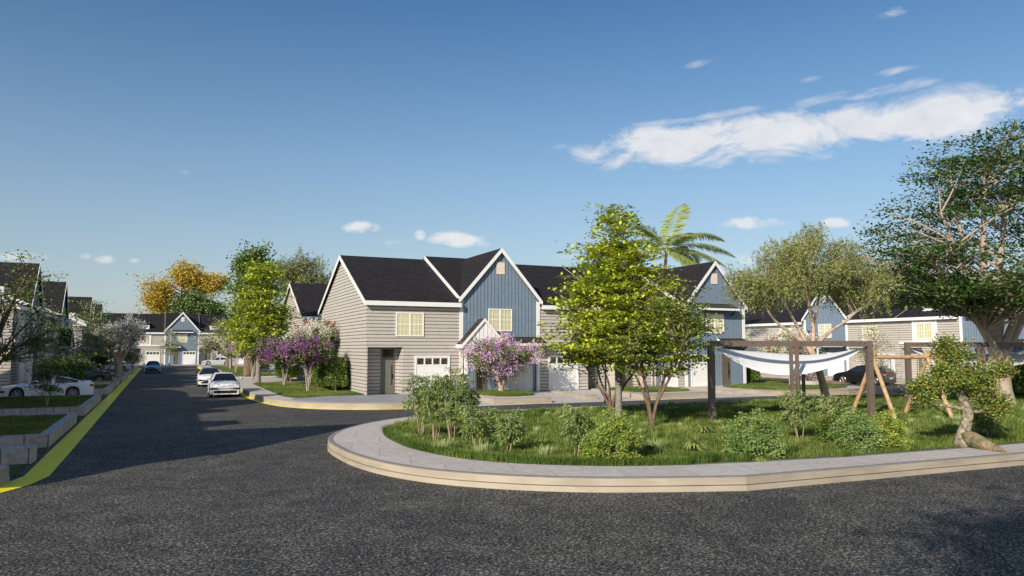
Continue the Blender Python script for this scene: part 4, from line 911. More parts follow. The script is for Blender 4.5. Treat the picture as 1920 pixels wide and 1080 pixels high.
hedge('green hedge at the right picture edge behind the big tree trunk', (45.5, 27.0, .31), 2.4, 2.0, .9, 85, L=.13, n=14000, group=None)
# left side
make_tree('leafy tree with spreading dark branches at the left picture edge', 'tree', (-7.6, 42.5, .1), [[(0, 0, -.1, .16), (.1, .2, 2.0, .12), (.5, 1.0, 4.2, .08), (1.2, 2.2, 6.8, .03)], [(.1, .2, 1.6, .09), (1.1, .9, 3.0, .06), (2.6, 1.6, 3.9, .03)], [(.1, .2, 2.0, .08), (.7, 2.2, 3.4, .05), (1.3, 4.0, 4.6, .02)]],
    multi(prof(80, [1.9, 3.0, 4.6, 6.2, 7.4], [2.2, 3.3, 3.0, 2.0, .8], off=(1.2, 1.2), shell=.25, layers=.5), ell(10, (2.5, 1.5, 3.6), (1.0, 1.2, .8), .3)), (.13, .085, ['g_mid', 'g_dark', 'g_bush'], [.4, .35, .25]), 91, bark='bark_brown', rise=.7, clumps=6, lpc=11, cs=(.3, .3, .07), branch_r=.035, sub=3, outer=.3, up=.6)
make_tree('small young tree with forked pale stem on the walled lawn before the white coupe', 'tree', (-4.85, 40.9, .36), [[(0, 0, -.05, .03), (-.04, 0, .4, .022), (-.15, 0, 1.2, .012)], [(0, 0, 0, .03), (.08, 0, .5, .02), (.15, 0, 1.3, .012)]],
    prof(46, [.65, 1.0, 1.5, 2.1], [.5, .95, .85, .3], layers=.2), (.085, .05, ['g_dark', 'g_mid'], [.6, .4]), 92, bark='white_bark', rise=.5, clumps=5, lpc=15, cs=(.12, .12, .05), branch_r=.012, sub=1, up=.6)
make_tree('dark bushy shrub behind the white coupe at the left', 'shrub', (-6.2, 59.5, .2), vstems(1, 4, .8, 1.3, .06, 5), ell(60, (0, 0, 1.55), (2.1, 1.8, 1.05), .3), (.15, .09, ['g_dark', 'g_mid'], [.62, .38]), 93, name='shrub', clumps=6, lpc=16, cs=(.2, .2, .1), branch_r=.03, sub=1)
make_tree('airy tree with pale stem behind the dark sedan on the left', 'tree', (-6.1, 77, .2), [[(0, 0, -.1, .12), (0, 0, 2, .10), (.1, 0, 4, .07), (.3, 0, 6.6, .02)]], prof(80, [1.9, 3.0, 4.6, 6.2, 7.6], [1.6, 2.9, 2.3, 1.3, .4], layers=.5), (.17, .10, ['g_mid', 'g_dark', 'g_bush3'], [.4, .35, .25]), 94, bark='white_bark', rise=.6, clumps=5, lpc=13, cs=(.3, .3, .07), branch_r=.035, sub=2, outer=.3, up=.6)
make_tree('blossoming tree covered in greyish white flowers at the left kerb', 'tree', (-3.9, 80.0, .25), [[(0, 0, -.1, .38), (0, 0, 1.4, .27), (-.5, 0, 2.4, .15), (-1.2, 0, 3.6, .07)], [(0, 0, 1.2, .24), (.5, 0, 2.2, .15), (1.3, .1, 3.4, .06)], [(0, 0, 1.4, .2), (.1, .1, 2.8, .13), (.1, .2, 4.4, .05)], [(0, 0, 1.0, .15), (-.8, .1, 1.9, .09), (-1.6, .2, 2.8, .04)]],
    multi(ell(60, (-.6, 0, 4.0), (1.9, 1.6, 1.5), .4), ell(26, (1.2, 0, 4.4), (.9, 1.2, 1.5), .3)), (.12, .08, ['g_dark', 'f_grey'], [.45, .55]), 95, name='flowering_tree', bark='bark_pale', rise=.6, clumps=6, lpc=12, cs=(.25, .25, .2), branch_r=.04, sub=1, outer=.35, flowers=(['f_grey', 'f_white'], [.75, .25], .13, 34, (.17, .17, .2), 260))
make_tree('low dark tree just left of the blossom trunk', 'tree', (-5.4, 86, .2), vstems(1, 4, 1.0, 1.4, .1, 6), ell(40, (0, 0, 2.0), (2.0, 1.8, 1.1), .3), (.2, .12, ['g_dark', 'g_mid'], [.6, .4]), 96, clumps=5, lpc=14, cs=(.25, .25, .12), sub=0)
make_tree('small lilac bush beside the far parked car on the left', 'shrub', (-4.2, 118, .2), vstems(1, 3, .8, 1.2, .08, 7), ell(30, (0, 0, 2.2), (1.4, 1.4, 1.4), .3), (.25, .15, ['g_bush', 'g_mid'], [.6, .4]), 97, name='shrub', clumps=5, lpc=12, cs=(.25, .25, .2), sub=0, flowers=(['f_lilac'], [1], .16, 16, (.2, .2, .2), 46))
make_tree('young thin tree in front of the far blue house', 'tree', (.9, 139.5, .27), [[(0, 0, 0, .14), (0, 0, 2.5, .12), (.1, 0, 6.2, .03)]], prof(50, [1.9, 3, 4.6, 6.2], [1.0, 1.7, 1.2, .4], layers=.5), (.2, .11, ['g_bush3', 'g_mid', 'g_olive2'], [.4, .3, .3]), 98, bark='white_bark', clumps=4, lpc=11, cs=(.3, .3, .1), sub=1)
make_tree('pale olive tree with thick short trunk on the far right lawn', 'tree', (8.6, 118, .31), [[(0, 0, -.1, .55), (.1, 0, 1.2, .4), (.3, 0, 3, .2), (.2, 0, 5, .06)]], multi(ell(60, (-.4, 0, 5.2), (3.2, 2.6, 2.4), .35), ell(20, (-3.6, 0, 3.6), (1.8, 1.5, 1.2), .3)), (.24, .11, ['g_olive', 'g_olive2', 'g_pale'], [.45, .35, .2]), 99, bark='bark_brown', clumps=6, lpc=16, cs=(.4, .4, .3), branch_r=.05, sub=1)
make_tree('thin pale stemmed young tree on the far right lawn', 'tree', (7.9, 104.7, .31), [[(0, 0, 0, .12), (0, 0, 2.4, .09), (.1, 0, 3.6, .03)]], ell(30, (0, 0, 3.6), (1.3, 1.3, 1.2), .3), (.2, .1, ['g_pale', 'g_olive'], [.5, .5]), 100, bark='white_bark', clumps=5, lpc=12, cs=(.25, .25, .2), sub=0)
# right row
make_tree('sparse young tree with pale whitish leaves before the right row', 'tree', (56.2, 46.4, .0), [[(0, 0, 0, .10), (0, 0, 2.2, .08), (.1, 0, 4.8, .02)]], prof(60, [1.7, 2.6, 3.6, 4.6, 5.4], [1.4, 1.9, 1.4, .9, .2], layers=.4), (.16, .07, ['g_pale', 'g_olive'], [.7, .3]), 101, bark='bark_pale', clumps=5, lpc=9, cs=(.22, .22, .08), branch_r=.025, sub=1)
# trees beyond the houses
def far_tree(label, loc, blobs, leafm, seed, h, bark='bark_brown', L=.45, lpc=26, cs=(.6, .6, .45), n=60, clumps=5, strands=None, W=None, droop=0):
    make_tree(label, 'tree', loc, [[(0, 0, -.2, .5), (0, 0, h * .4, .38), (.3, 0, h * .85, .1)]], multi(*[ell(int(n * b[2]), b[0], b[1], .45) for b in blobs]), (L, W or L * .6, leafm[0], leafm[1]), seed, bark=bark, group='trees beyond the houses', rise=.5, clumps=clumps, lpc=lpc, cs=cs, branch_r=.06, sub=1, up=.4, strands=strands, droop=droop)
far_tree('broad dark green tree behind the far blue house', (5.6, 163, 0), [((0, 0, 9.6), (7.5, 4, 5.2), 1.8), ((4.5, 0, 9.0), (4.5, 3, 4.0), .6)], (['g_bush3', 'g_dark', 'g_mid'], [.35, .4, .25]), 111, 14)
far_tree('tall golden autumn tree rising behind the dark green tree at the street end', (2.6, 169, 0), [((-5.2, 0, 14.4), (2.9, 2, 3.3), .7), ((1.6, 0, 18.4), (3.6, 2, 2.5), .8), ((7.4, 0, 16.8), (2.6, 2, 1.8), .5), ((-3.6, 0, 9.5), (2.2, 2, 3.4), .5)], (['gold', 'rust', 'g_olive'], [.72, .08, .20]), 112, 19)
far_tree('loose grey green tree behind the rear roofs, left of the corner house', (15.6, 99, 0), [((0, 0, 12.6), (3.2, 3, 3.2), .9), ((-2.6, 0, 13.3), (1.6, 1.5, 1.0), .3), ((3.4, 0, 11.2), (2.4, 2, 2.2), .5)], (['g_olive', 'g_olive2', 'g_pale'], [.45, .4, .15]), 113, 15, strands=(5, 1.0), L=.3, W=.08, lpc=50, droop=.8, cs=(.5, .5, .3))
far_tree('golden yellow tree rising behind the roofs of the right row', (85.5, 84, 0), [((0, 0, 13.0), (4.2, 3.5, 4.2), 1.0)], (['gold', 'g_olive', 'g_mid'], [.6, .25, .15]), 114, 15)
far_tree('dark green tree behind the right row, left of the golden one', (78.5, 92, 0), [((0, 0, 8.4), (4.5, 3.5, 3.4), 1.0)], (['g_bush3', 'g_dark', 'g_mid'], [.4, .35, .25]), 115, 10)
make_tree('tall tree outside the picture, behind the viewpoint', 'tree', (-8.0, -9.0, 0), [[(0, 0, -.1, .4), (0, 0, 5, .3), (.1, 0, 12.0, .1)]], ell(110, (0, 0, 11.8), (3.4, 3.0, 2.2), .2), (.3, .2, ['g_mid', 'g_dark'], [.6, .4]), 131, clumps=6, lpc=22, cs=(.5, .5, .25))
# palm
def palm(label, loc, top, seed):
    r = rng(seed); root = empty('palm_tree', loc, 0, label, 'palm tree'); top = np.array(top)
    t = MB(); P = bez(np.array([0, 0, -.1]), np.array([top[0] * .35, 0, top[2] * .5]), top, 14); t.tube([tuple(p) for p in P], list(np.linspace(.26, .14, 14)), 12); t.build('trunk', M['palm_bark'], root, smooth=True)
    sh = MB(); sh.tube([tuple(top - np.array([0, 0, .5])), tuple(top + np.array([0, 0, .3]))], [.13, .08], 10); sh.build('crownshaft', M['g_bush'], root, smooth=True)
    fr = [(165, 58, 7.0, .95), (150, 36, 5.6, 1.1), (20, 74, 7.0, .12), (8, 46, 5.2, .5), (-18, 42, 7.0, .95), (-30, 22, 6.6, 1.0), (-50, 4, 5.4, 1.0), (20, 20, 5.6, 1.1), (-95, 40, 4.6, .8), (-75, -20, 4.2, .6), (120, 60, 4.2, .5), (190, 10, 3.8, .8)]
    for (az, el_, ln, dr) in fr:
        a = math.radians(az); e = math.radians(el_); q = np.array([math.cos(a) * math.cos(e), math.sin(a) * math.cos(e), math.sin(e)])
        h = np.array([math.cos(a), math.sin(a), 0]); end = top + q * ln * .8 + h * ln * .25 + np.array([0, 0, -ln * dr * .42])
        pth = bez(top, top + q * ln * .62, end, 16); rr = MB(); rr.tube([tuple(p) for p in pth], list(np.linspace(.035, .008, 16)), 5)
        f = rr.build('frond', [M['palm'], M['palm']], root, smooth=True)
        n = 104; tt = np.linspace(.10, 1, n); idx = tt * 15; i0 = np.minimum(idx.astype(int), 14); c = pth[i0] + (pth[i0 + 1] - pth[i0]) * (idx - i0)[:, None]; tg = unit(pth[i0 + 1] - pth[i0])
        side = unit(np.cross(tg, np.array([0, 0, 1.0]))); upv = np.cross(side, tg)
        Vs = []; 
        for s_ in (-1, 1):
            d = side * s_ + tg * .62 + np.array([0, 0, -.42]) + r.normal(size=(n, 3)) * .12; L_ = 1.75 * np.sin(np.pi * np.clip(tt * .86 + .12, 0, 1)) * r.uniform(.85, 1.1, n) + .08
            V, F_ = leaf_quads(c, d, upv, L_, np.full(n, .12)); Vs.append(V)
        V = np.concatenate(Vs); mesh_np('leaflets', V, np.arange(len(V)).reshape(-1, 4), [M['palm']], None, f)
palm('tall palm with arching green fronds rising behind the roofs of the middle row', (43.2, 60.0, .0), (1.2, 0, 12.7), 121)
make_tree('small tree with thick pale smooth trunk in the second forecourt bed', 'tree', (29.2, 42.4, .3), [[(0, 0, 0, .26), (0, 0, .8, .21), (.05, 0, 2.0, .19), (0, 0, 3.4, .08)]], ell(40, (0, 0, 3.8), (1.2, 1.0, .9), .3), (.16, .1, ['g_mid', 'g_olive', 'g_dark'], [.5, .25, .25]), 122, bark='palm_bark', clumps=5, lpc=14, cs=(.2, .2, .1), sub=1)
make_tree('slim young tree with thin white stem in the second forecourt bed', 'tree', (30.7, 43.0, .3), [[(0, 0, 0, .09), (0, 0, 2.0, .07), (.05, 0, 3.4, .03)]], ell(26, (0, 0, 3.4), (.8, .8, .9), .3), (.14, .09, ['g_mid', 'g_olive'], [.6, .4]), 123, bark='white_bark', clumps=5, lpc=12, cs=(.2, .2, .1), sub=0)
# island shrubs
def cane(loc, h, n, seed, label, spread=.35):
    r = rng(seed); root = empty('cane_shrub', loc, 0, label, 'shrub', 'slender cane shrubs along the island pavement'); st = MB(); P = []; D = []
    for k in range(n):
        a = r.uniform(0, 6.28); hh = h * r.uniform(.7, 1.08); tip = np.array([math.cos(a) * spread * r.uniform(.4, 1.2), math.sin(a) * spread * r.uniform(.4, 1.2), hh]); b = np.array([math.cos(a) * .07, math.sin(a) * .07, -.05])
        pth = bez(b, (b + tip) / 2 + r.normal(size=3) * .05, tip, 8); st.tube([tuple(p) for p in pth], list(np.linspace(.013, .005, 8)), 5)
        for w in range(9):
            t = .42 + .58 * w / 8; i = t * 7; i0 = min(int(i), 6); c = pth[i0] + (pth[i0 + 1] - pth[i0]) * (i - i0)
            for m in range(4):
                aa = r.uniform(0, 6.28); L_ = .30 * r.uniform(.7, 1.15); e = c + np.array([math.cos(aa) * L_, math.sin(aa) * L_, r.uniform(-.12, .10)])
                st.tube([tuple(c), tuple(e)], [.004, .002], 3, cap=False)
                for s_ in range(4):
                    cc = c + (e - c) * (.35 + .65 * s_ / 3); q = 4
                    dd = np.tile(e - c, (q, 1)) * 2.2 + r.normal(size=(q, 3)) * .5; dd[:, 2] -= .35; P.append(np.tile(cc, (q, 1))); D.append(dd)
    st.build('stems', M['bark_pale'], root, smooth=True)
    P = np.concatenate(P); D = np.concatenate(D); nn = r.normal(size=P.shape) * .4; nn[:, 2] += .8; k = r.uniform(.6, 1.2, len(P)); V, F_ = leaf_quads(P, D, nn, .15 * k, .034 * k)
    mesh_np('foliage', V, F_, [M['cane'], M['g_mid']], r.choice(2, size=len(P), p=[.82, .18]), root)
CN = [((7.25, 22.3), 1.95, 5, 'leftmost cane shrub of the island, at the lawn tip'), ((7.3, 21.2), 2.0, 5, 'tall cane shrub second from the left lawn tip'), ((7.65, 20.6), 2.15, 5, 'tallest cane shrub in the left cluster of the island'),
      ((8.15, 20.9), 1.75, 4, 'cane shrub at the right of the tall left cluster'), ((7.75, 19.1), 1.15, 3, 'low cane shrub just right of the tall left cluster'), ((8.15, 18.0), 1.1, 3, 'low cane shrub with leaning stem, halfway to the round bush'),
      ((9.5, 16.8), 1.25, 4, 'cane shrub directly left of the yellow green round bush'), ((17.25, 16.9), 1.35, 4, 'cane shrub directly right of the middle round bush'), ((17.6, 15.9), 1.35, 4, 'cane shrub left of the two right round bushes'), ((22.9, 14.9), .95, 4, 'short cane shrub right of the gnarled tree')]
for i, (xy, h, n, lb) in enumerate(CN): cane((*xy, .31), h, n, 200 + i, lb, .32 if h > 1.6 else .26)
def bush(xy, rx, rz_, seed, mats, pr, label, L=.06, n=11000):
    r = rng(seed); root = empty('round_bush', (*xy, .31), 0, label, 'bush', 'round bushes along the island pavement')
    nc = 130; d = unit(r.normal(size=(nc, 3))); d[:, 2] = np.abs(d[:, 2]) * 1.1 - .12; c = d * r.uniform(.55, .98, (nc, 1)) * np.array([rx, rx, rz_ * .9]); c[:, 2] += .12
    c[:, 2] += .1 * rz_ * r.normal(size=nc)
    P = (c[:, None, :] + r.normal(size=(nc, n // nc, 3)) * np.array([.075, .075, .06])).reshape(-1, 3); P[:, 2] = np.maximum(P[:, 2], .01)
    leaves('foliage', P, L, L * .6, mats, pr, r, root, up=.3)
    st = MB()
    for k in range(nc): 
        st.tube([(r.uniform(-.08, .08), r.uniform(-.08, .08), -.05), tuple(c[k] * .5 + np.array([0, 0, .05])), tuple(c[k])], [.014, .009, .004], 4, cap=False)
    st.build('twigs', M['bark_brown'], root)
bush((9.95, 15.75), .72, 1.05, 301, ['g_bush2', 'g_bush', 'g_mid'], [.35, .4, .25], 'yellow green round bush left of the two ferns')
bush((13.55, 14.8), .78, 1.12, 302, ['g_bush3', 'g_bush', 'g_mid'], [.4, .4, .2], 'large green round bush below the twin pergola posts')
bush((16.85, 14.6), .62, .92, 303, ['g_bush3', 'g_bush', 'g_mid'], [.5, .35, .15], 'grey green round bush in the right pair')
bush((17.95, 14.55), .58, .9, 304, ['g_bush2', 'g_bush', 'g_mid'], [.45, .35, .2], 'bright yellow green round bush, rightmost of the right pair')
bush((17.6, 15.9), .55, .9, 305, ['g_mid', 'g_dark'], [.5, .5], 'dark green bush half hidden behind the right pair')
def fern(xy, s, seed, label, m='fern', cat='fern'):
    r = rng(seed); root = empty('fern', (*xy, .31), 0, label, cat, 'small ferns on the island lawn'); n = 26; Vs = []
    st = MB(); st.tube([(0, 0, -.03), (0, 0, .16 * s)], [.05 * s, .035 * s], 8); st.build('stem', M['bark_brown'], root, smooth=True)
    for k in range(n):
        a = r.uniform(0, 6.28); l_ = s * r.uniform(.35, .55); e = r.uniform(.5, 1.3); h = np.array([math.cos(a), math.sin(a), 0]); p = bez(np.array([0, 0, .12 * s]), h * l_ * .45 + np.array([0, 0, l_ * e]), h * l_ * 1.05 + np.array([0, 0, l_ * e * .35]), 9)
        tg = unit(np.gradient(p, axis=0)); sd_ = unit(np.cross(tg, np.array([0, 0, 1.0]))); w = .055 * s * np.sin(np.linspace(.25, 3.05, 9))[:, None]
        A = p + sd_ * w; B = p - sd_ * w
        for i in range(8): Vs.append(np.stack([A[i], A[i + 1], B[i + 1], B[i]]))
    V = np.concatenate(Vs); mesh_np('leaves', V, np.arange(len(V)).reshape(-1, 4), [M[m]], None, root)
fern((15.6, 19.4), .72, 401, 'upper small fern on a short trunk, left of the pergola post'); fern((12.55, 15.95), .82, 402, 'bright fern in front, between the two round bushes')
fern((11.5, 16.3), .62, 403, 'dark fern just right of the yellow green round bush', 'g_dark'); fern((23.5, 15.2), .85, 404, 'fern at the right, beyond the gnarled tree', 'g_bush'); fern((9.2, 18.2), .45, 405, 'tiny fern left of the yellow green bush', 'g_bush2')
for i, (xy, s_, lb) in enumerate([((8.6, 19.4), .5, 'small leafy plant right behind the leaning cane shrub'), ((10.9, 18.4), .55, 'small leafy plant behind the yellow green round bush'), ((14.6, 17.3), .5, 'small leafy plant between the bright fern and the large bush'), ((20.9, 17.0), .6, 'small leafy plant left of the gnarled tree crown')]): fern(xy, s_, 410 + i, lb, ['g_bush', 'g_mid', 'g_bush', 'g_mid'][i])
# grass: uncountable blades
def inside(P, poly):
    x, y = P[:, 0], P[:, 1]; c = np.zeros(len(P), bool); k = len(poly)
    for i in range(k):
        x1, y1 = poly[i - 1]; x2, y2 = poly[i]
        m = ((y1 > y) != (y2 > y)) & (x < (x2 - x1) * (y - y1) / (y2 - y1 + 1e-12) + x1); c ^= m
    return c
def grass(poly, n, h, w, z, seed, label='short green grass', focus=None, mats=('grass1', 'grass2'), pr=(.6, .4), bump=0.0, far=None, keep=None):
    r = rng(seed); a = np.array(poly); lo, hi = a.min(0), a.max(0)
    P = r.uniform(lo, hi, (n * 3, 2)); P = P[inside(P, poly)]
    if focus: # denser close to the viewpoint
        d = np.hypot(P[:, 0], P[:, 1]); P = P[r.random(len(P)) < np.clip((focus / d) ** 2, 0, 1)]
    P = P[:n]; m = len(P); d = np.hypot(P[:, 0], P[:, 1]); k = np.clip(d / (focus or 1e9), 1, 2.6)
    lump = .65 + .5 * (np.sin(P[:, 0] * 2.1 + np.sin(P[:, 1] * 1.7) * 1.3) * np.sin(P[:, 1] * 2.6 + np.sin(P[:, 0] * 1.1)) * .5 + .5) + .25 * np.sin(P[:, 0] * 7.3 + P[:, 1] * 5.1)
    hh = h * r.uniform(.5, 1.25, m) * lump; B = np.column_stack([P, np.full(m, z)])
    t = r.uniform(0, 6.28, m); lean = r.uniform(.15, .9, m) * hh; dx = np.column_stack([np.cos(t) * lean, np.sin(t) * lean, hh]); s = np.column_stack([-np.sin(t), np.cos(t), np.zeros(m)]) * (w * k)[:, None] * .5
    V = np.stack([B - s, B + s, B + dx], 1).reshape(-1, 3)
    nz = np.sin(P[:, 0] * .9 + 1.3 * np.sin(P[:, 1] * .6)) * .25; mi = (r.random(m) > pr[0] + nz).astype(int)
    o = mesh_np('grass', V, np.arange(m * 3).reshape(-1, 3), [M[q] for q in mats], mi); tag(o, label, 'grass', kind='stuff'); return o
ISL = offset(IN, .05)
grass([p for p in ISL if p[0] < 80], 330000, .115, .017, .312, 501, 'green island lawn of soft uneven grass', focus=17)
# longer tufts at the lawn edge
def tufts(cs, seed):
    r = rng(seed); Vs = []; mi = []
    for (x, y, R_, h, n, m) in cs:
        t = r.uniform(0, 6.28, n); q = R_ * np.sqrt(r.random(n)); b = np.column_stack([x + q * np.cos(t), y + q * np.sin(t), np.full(n, .31)]); hh = h * r.uniform(.5, 1.1, n)
        d = np.column_stack([np.cos(t) * hh * .7 * r.random(n), np.sin(t) * hh * .7 * r.random(n), hh]); s = np.column_stack([-np.sin(t), np.cos(t), np.zeros(n)]) * .011
        Vs.append(np.stack([b - s, b + s, b + d * .6 + s * .7, b + d], 1).reshape(-1, 3)); mi += [m] * n
    V = np.concatenate(Vs); o = mesh_np('tall_grass', V, np.arange(len(V)).reshape(-1, 4), [M['grass1'], M['grass2'], M['grass3']], mi); tag(o, 'longer grass tufts scattered over the island lawn', 'grass', kind='stuff')
r_ = rng(77); TC = [(6.9, 19.3, .35, .30, 260, 2), (7.6, 18.3, .3, .28, 220, 2), (8.9, 17.2, .3, .26, 200, 2), (12.1, 17.0, .4, .28, 260, 2), (13.3, 14.95, .3, .30, 260, 1), (11.9, 14.75, .35, .26, 260, 1), (14.8, 15.0, .35, .28, 260, 1), (9.6, 15.35, .25, .24, 180, 1), (14.3, 28.3, .4, .3, 200, 1), (22.6, 14.3, .3, .24, 200, 1), (15.6, 21.2, .4, .2, 180, 0)]
for i in range(260):
    P0 = r_.uniform([6.3, 14], [34, 30]); 
    if inside(P0[None], offset(IN, .4))[0]: TC.append((P0[0], P0[1], r_.uniform(.12, .34), r_.uniform(.14, .27), 100, int(r_.choice([0, 1, 2], p=[.5, .25, .25]))))
for i in range(0, len(IN), 1):
    p = offset(IN, .16)[i]
    if p[0] < 28 and p[1] < 25: TC.append((p[0], p[1], .28, .17, 170, 1))
tufts(TC, 502)
LAWN = [(6.3, 44.7), (6.8, 42.75), (7.6, 43.4), (8.7, 43.85), (10.75, 44.05), (10.75, 61.9), (6.4, 61.9)]
grass(LAWN, 60000, .09, .03, .31, 503, 'mown lawn beside the corner house')
grass([(6.5, 79.2), (10.8, 79.2), (10.8, 120), (6.7, 127.5)], 26000, .12, .07, .31, 504, 'mown lawn farther down the right side of the street')
grass(G1, 16000, .13, .03, .35, 505, 'small patch of grass around the lilac tree'); grass(G2, 16000, .13, .03, .35, 506, 'small patch of grass around the palm'); grass(G3, 34000, .11, .045, .33, 507, 'grass on the rounded corner at the end of the middle row')
# ------------------------------------------------------------ walls and planters on the left
def wall_block(name, pts, z, label, cat, group, top='stonetop', side='stonewall', z0=-.02, rim=None, grass_in=None, seed=0, dens=420):
    """low stone wall box; with rim the block is a planter: stone rim, soil inside"""
    P = ccw(pts); root = empty(name, (P[0][0], P[0][1], 0), 0, label, cat, group); ox, oy = P[0][0], P[0][1]; Q = [(x - ox, y - oy) for x, y in P]
    mb = MB(); ring(mb, Q, Q, z0, z, 0); o = mb.build('wall', [M[side]], root); auto_uv(o)
    mb = MB()
    if rim:
        I = offset(Q, rim); ring(mb, offset(Q, -.015), I, z + .001, z + .001, 0); ring(mb, I, I, z - .1, z, 0); mb.build('cap', [M[top]], root)
        mb = MB(); mb.poly([(x, y, z - .06) for x, y in I], 0); mb.build('soil', [M['soil']], root)
        return root, [(x + ox, y + oy) for x, y in I]
    mb.poly([(x, y, z + .001) for x, y in offset(Q, -.01)], 0); mb.build('cap', [M[top]], root)
    return root, None
gw = 'low stone walls along the left driveways'
pl = [((26.9, 35.2), 'long stone planter with grass between the two nearest driveways on the left'),
      ((38.9, 49.2), 'stone planter with grass and the small young tree before the white coupe'),
      ((56.0, 63.0), 'stone planter with grass between the white coupe and the dark sedan'),
      ((68.2, 71.0), 'narrow stone planter just before the dark sedan'),
      ((77.5, 90.0), 'stone planter at the foot of the blossoming tree'),
      ((96.0, 108.0), 'far stone planter beyond the blossoming tree'), ((113.0, 127.0), 'farthest stone planter on the left before the street end')]
for i, ((y0, y1), lb) in enumerate(pl):
    x1 = -3.08 - (y0 - 27) * .005
    rt_, I = wall_block('planter', [(-9.0, y0), (x1, y0), (x1 - .03, y1), (-9.0, y1)], .40, lb, 'planter', gw, rim=.42)
    o = grass(I, 26000 if y0 < 50 else 9000, .11, .03 if y0 < 50 else .06, .335, 600 + i, 'grass inside the ' + lb[:40])
    o['label'] = 'grass growing inside a stone planter on the left'
wall_block('low_wall', [(-9, 35.9), (-3.3, 35.9), (-3.3, 36.6), (-9, 36.6)], .36, 'low stone wall between the long planter and the small tree planter', 'wall', gw)
wall_block('low_wall', [(-9, 23.3), (-3.05, 23.3), (-3.02, 24.05), (-9, 24.05)], .42, 'short stone wall end nearest the concrete kerb block at the left', 'wall', gw)
wall_block('low_wall', [(-9, 49.9), (-3.3, 49.9), (-3.3, 50.5), (-9, 50.5)], .30, 'low stone wall right before the white coupe', 'wall', gw)
kb = kerbed([(-9, 16.9), (-5.2, 18.15), (-3.25, 19.55), (-3.05, 20.3), (-3.2, 20.55), (-9, 20.6)], .36, 'stonetop', 'kerb_block')

# ------------------------------------------------------------ pergolas with sails
def beam(mb, a, b, w, h, m=0):
    a = Vector(a); b = Vector(b); d = (b - a).normalized(); up = Vector((0, 0, 1)); s = d.cross(up)
    s = s.normalized() * w / 2 if s.length > .01 else Vector((w / 2, 0, 0)); u = (s.cross(d)).normalized() * h / 2
    q = [a - s - u, a + s - u, a + s + u, a - s + u]; mb.prism([tuple(v) for v in q], b - a, m)
def pergola(label, A, B, vx, gz=.31, H=2.78, tw=.5, sail_label=''):
    """front frame from A to B with a twin slim post at its middle; the sail's third corner is held by a second pair of slim posts behind (vx)"""
    A = Vector((*A, 0)); B = Vector((*B, 0)); d = (B - A).normalized(); L_ = (B - A).length
    root = empty('pergola', (A.x, A.y, gz), math.atan2(d.y, d.x), label, 'pergola', 'brown pergolas on the island lawn')
    def bolt(mb, x, y, z): mb.tube([(x, y - .006, z), (x, y + .01, z)], .02, 8, m=1)
    for x in (0, L_):
        w = .21; mb = MB(); mb.box(x - w / 2, x + w / 2, -w / 2, w / 2, -.1, H - .001)
        for zz in (.25, .9, 1.55, 2.2, 2.5): bolt(mb, x, -w / 2, zz)
        mb.build('post', [M['pergola'], M['bolt']], root)
    for (bx, by) in ((L_ * tw, -.17), vx):
        for k in (-1, 1):
            w = .10; mb = MB(); x = bx + k * .12; mb.box(x - w / 2, x + w / 2, by - .06, by + .06, -.1, H - .0 if by < 0 else H - .05); mb.build('slim_post', [M['pergola']], root)
        mb = MB(); mb.box(bx - .068, bx + .068, by - .04, by + .04, 1.62, 1.70)
        if by > 0: mb.box(bx - .068, bx + .068, by - .04, by + .04, H - .25, H - .1)
        mb.build('spacer', [M['pergola']], root)
    mb = MB(); mb.box(-.105, L_ + .105, -.10, .10, H, H + .22)
    for xx in (.25, .45, L_ * .25, L_ * tw + .35, L_ * .75, L_ - .45, L_ - .25): bolt(mb, xx, -.10, H + .11)
    mb.build('beam', [M['pergola'], M['bolt']], root)
    sr = empty('shade_sail', (A.x, A.y, gz), math.atan2(d.y, d.x), sail_label, 'shade sail', 'white shade sails'); nx, ny = 44, 14; V = []
    a = Vector((.14, .13, 0)); b = Vector((L_ - .14, .13, 0)); v3 = Vector((vx[0], vx[1] - .1, 0)); c = v3 * 2 - (a + b) / 2
    for sgn in (0, 1):
        for j in range(ny + 1):
            v = j / ny
            for i in range(nx + 1):
                u = i / nx; f = a + (b - a) * u; k = a * (1 - u) ** 2 + c * 2 * u * (1 - u) + b * u * u; p = f + (k - f) * v; q = 1 - abs(2 * u - 1) ** 2.0
                sag = (1.08 * (1 - v) ** 1.5 + .30 * v) * q + .025 * math.sin(u * 8 + v * 3) * math.sin(math.pi * u)
                V.append((p.x, p.y, H - .03 - sag - sgn * .012))
    F_ = []; w = nx + 1; o2 = (nx + 1) * (ny + 1)
    for j in range(ny):
        for i in range(nx): a_ = j * w + i; F_.append((a_, a_ + 1, a_ + 1 + w, a_ + w)); F_.append((o2 + a_, o2 + a_ + w, o2 + a_ + 1 + w, o2 + a_ + 1))
    for i in range(nx): F_.append((i, o2 + i, o2 + i + 1, i + 1)); a_ = ny * w + i; F_.append((a_, a_ + 1, o2 + a_ + 1, o2 + a_))
    mesh_np('cloth', V, F_, M['sail'], None, sr, smooth=True)
    for pts in ([(.05, .05, H - .01), (.15, .13, H - .03)], [(L_ - .05, .05, H - .01), (L_ - .15, .13, H - .03)]):
        st = MB(); st.tube(pts, .012, 6); st.build('cord', [M['bolt']], sr)
pergola('brown metal pergola left of the wooden swing', (18.75, 22.7), (25.12, 20.98), (5.4, 2.95), sail_label='white shade sail sagging under the pergola left of the swing')
pergola('brown metal pergola at the right behind the gnarled tree', (31.9, 24.5), (39.2, 21.9), (6.0, 3.2), tw=.46, sail_label='white shade sail at the right, in front of the big trunk')

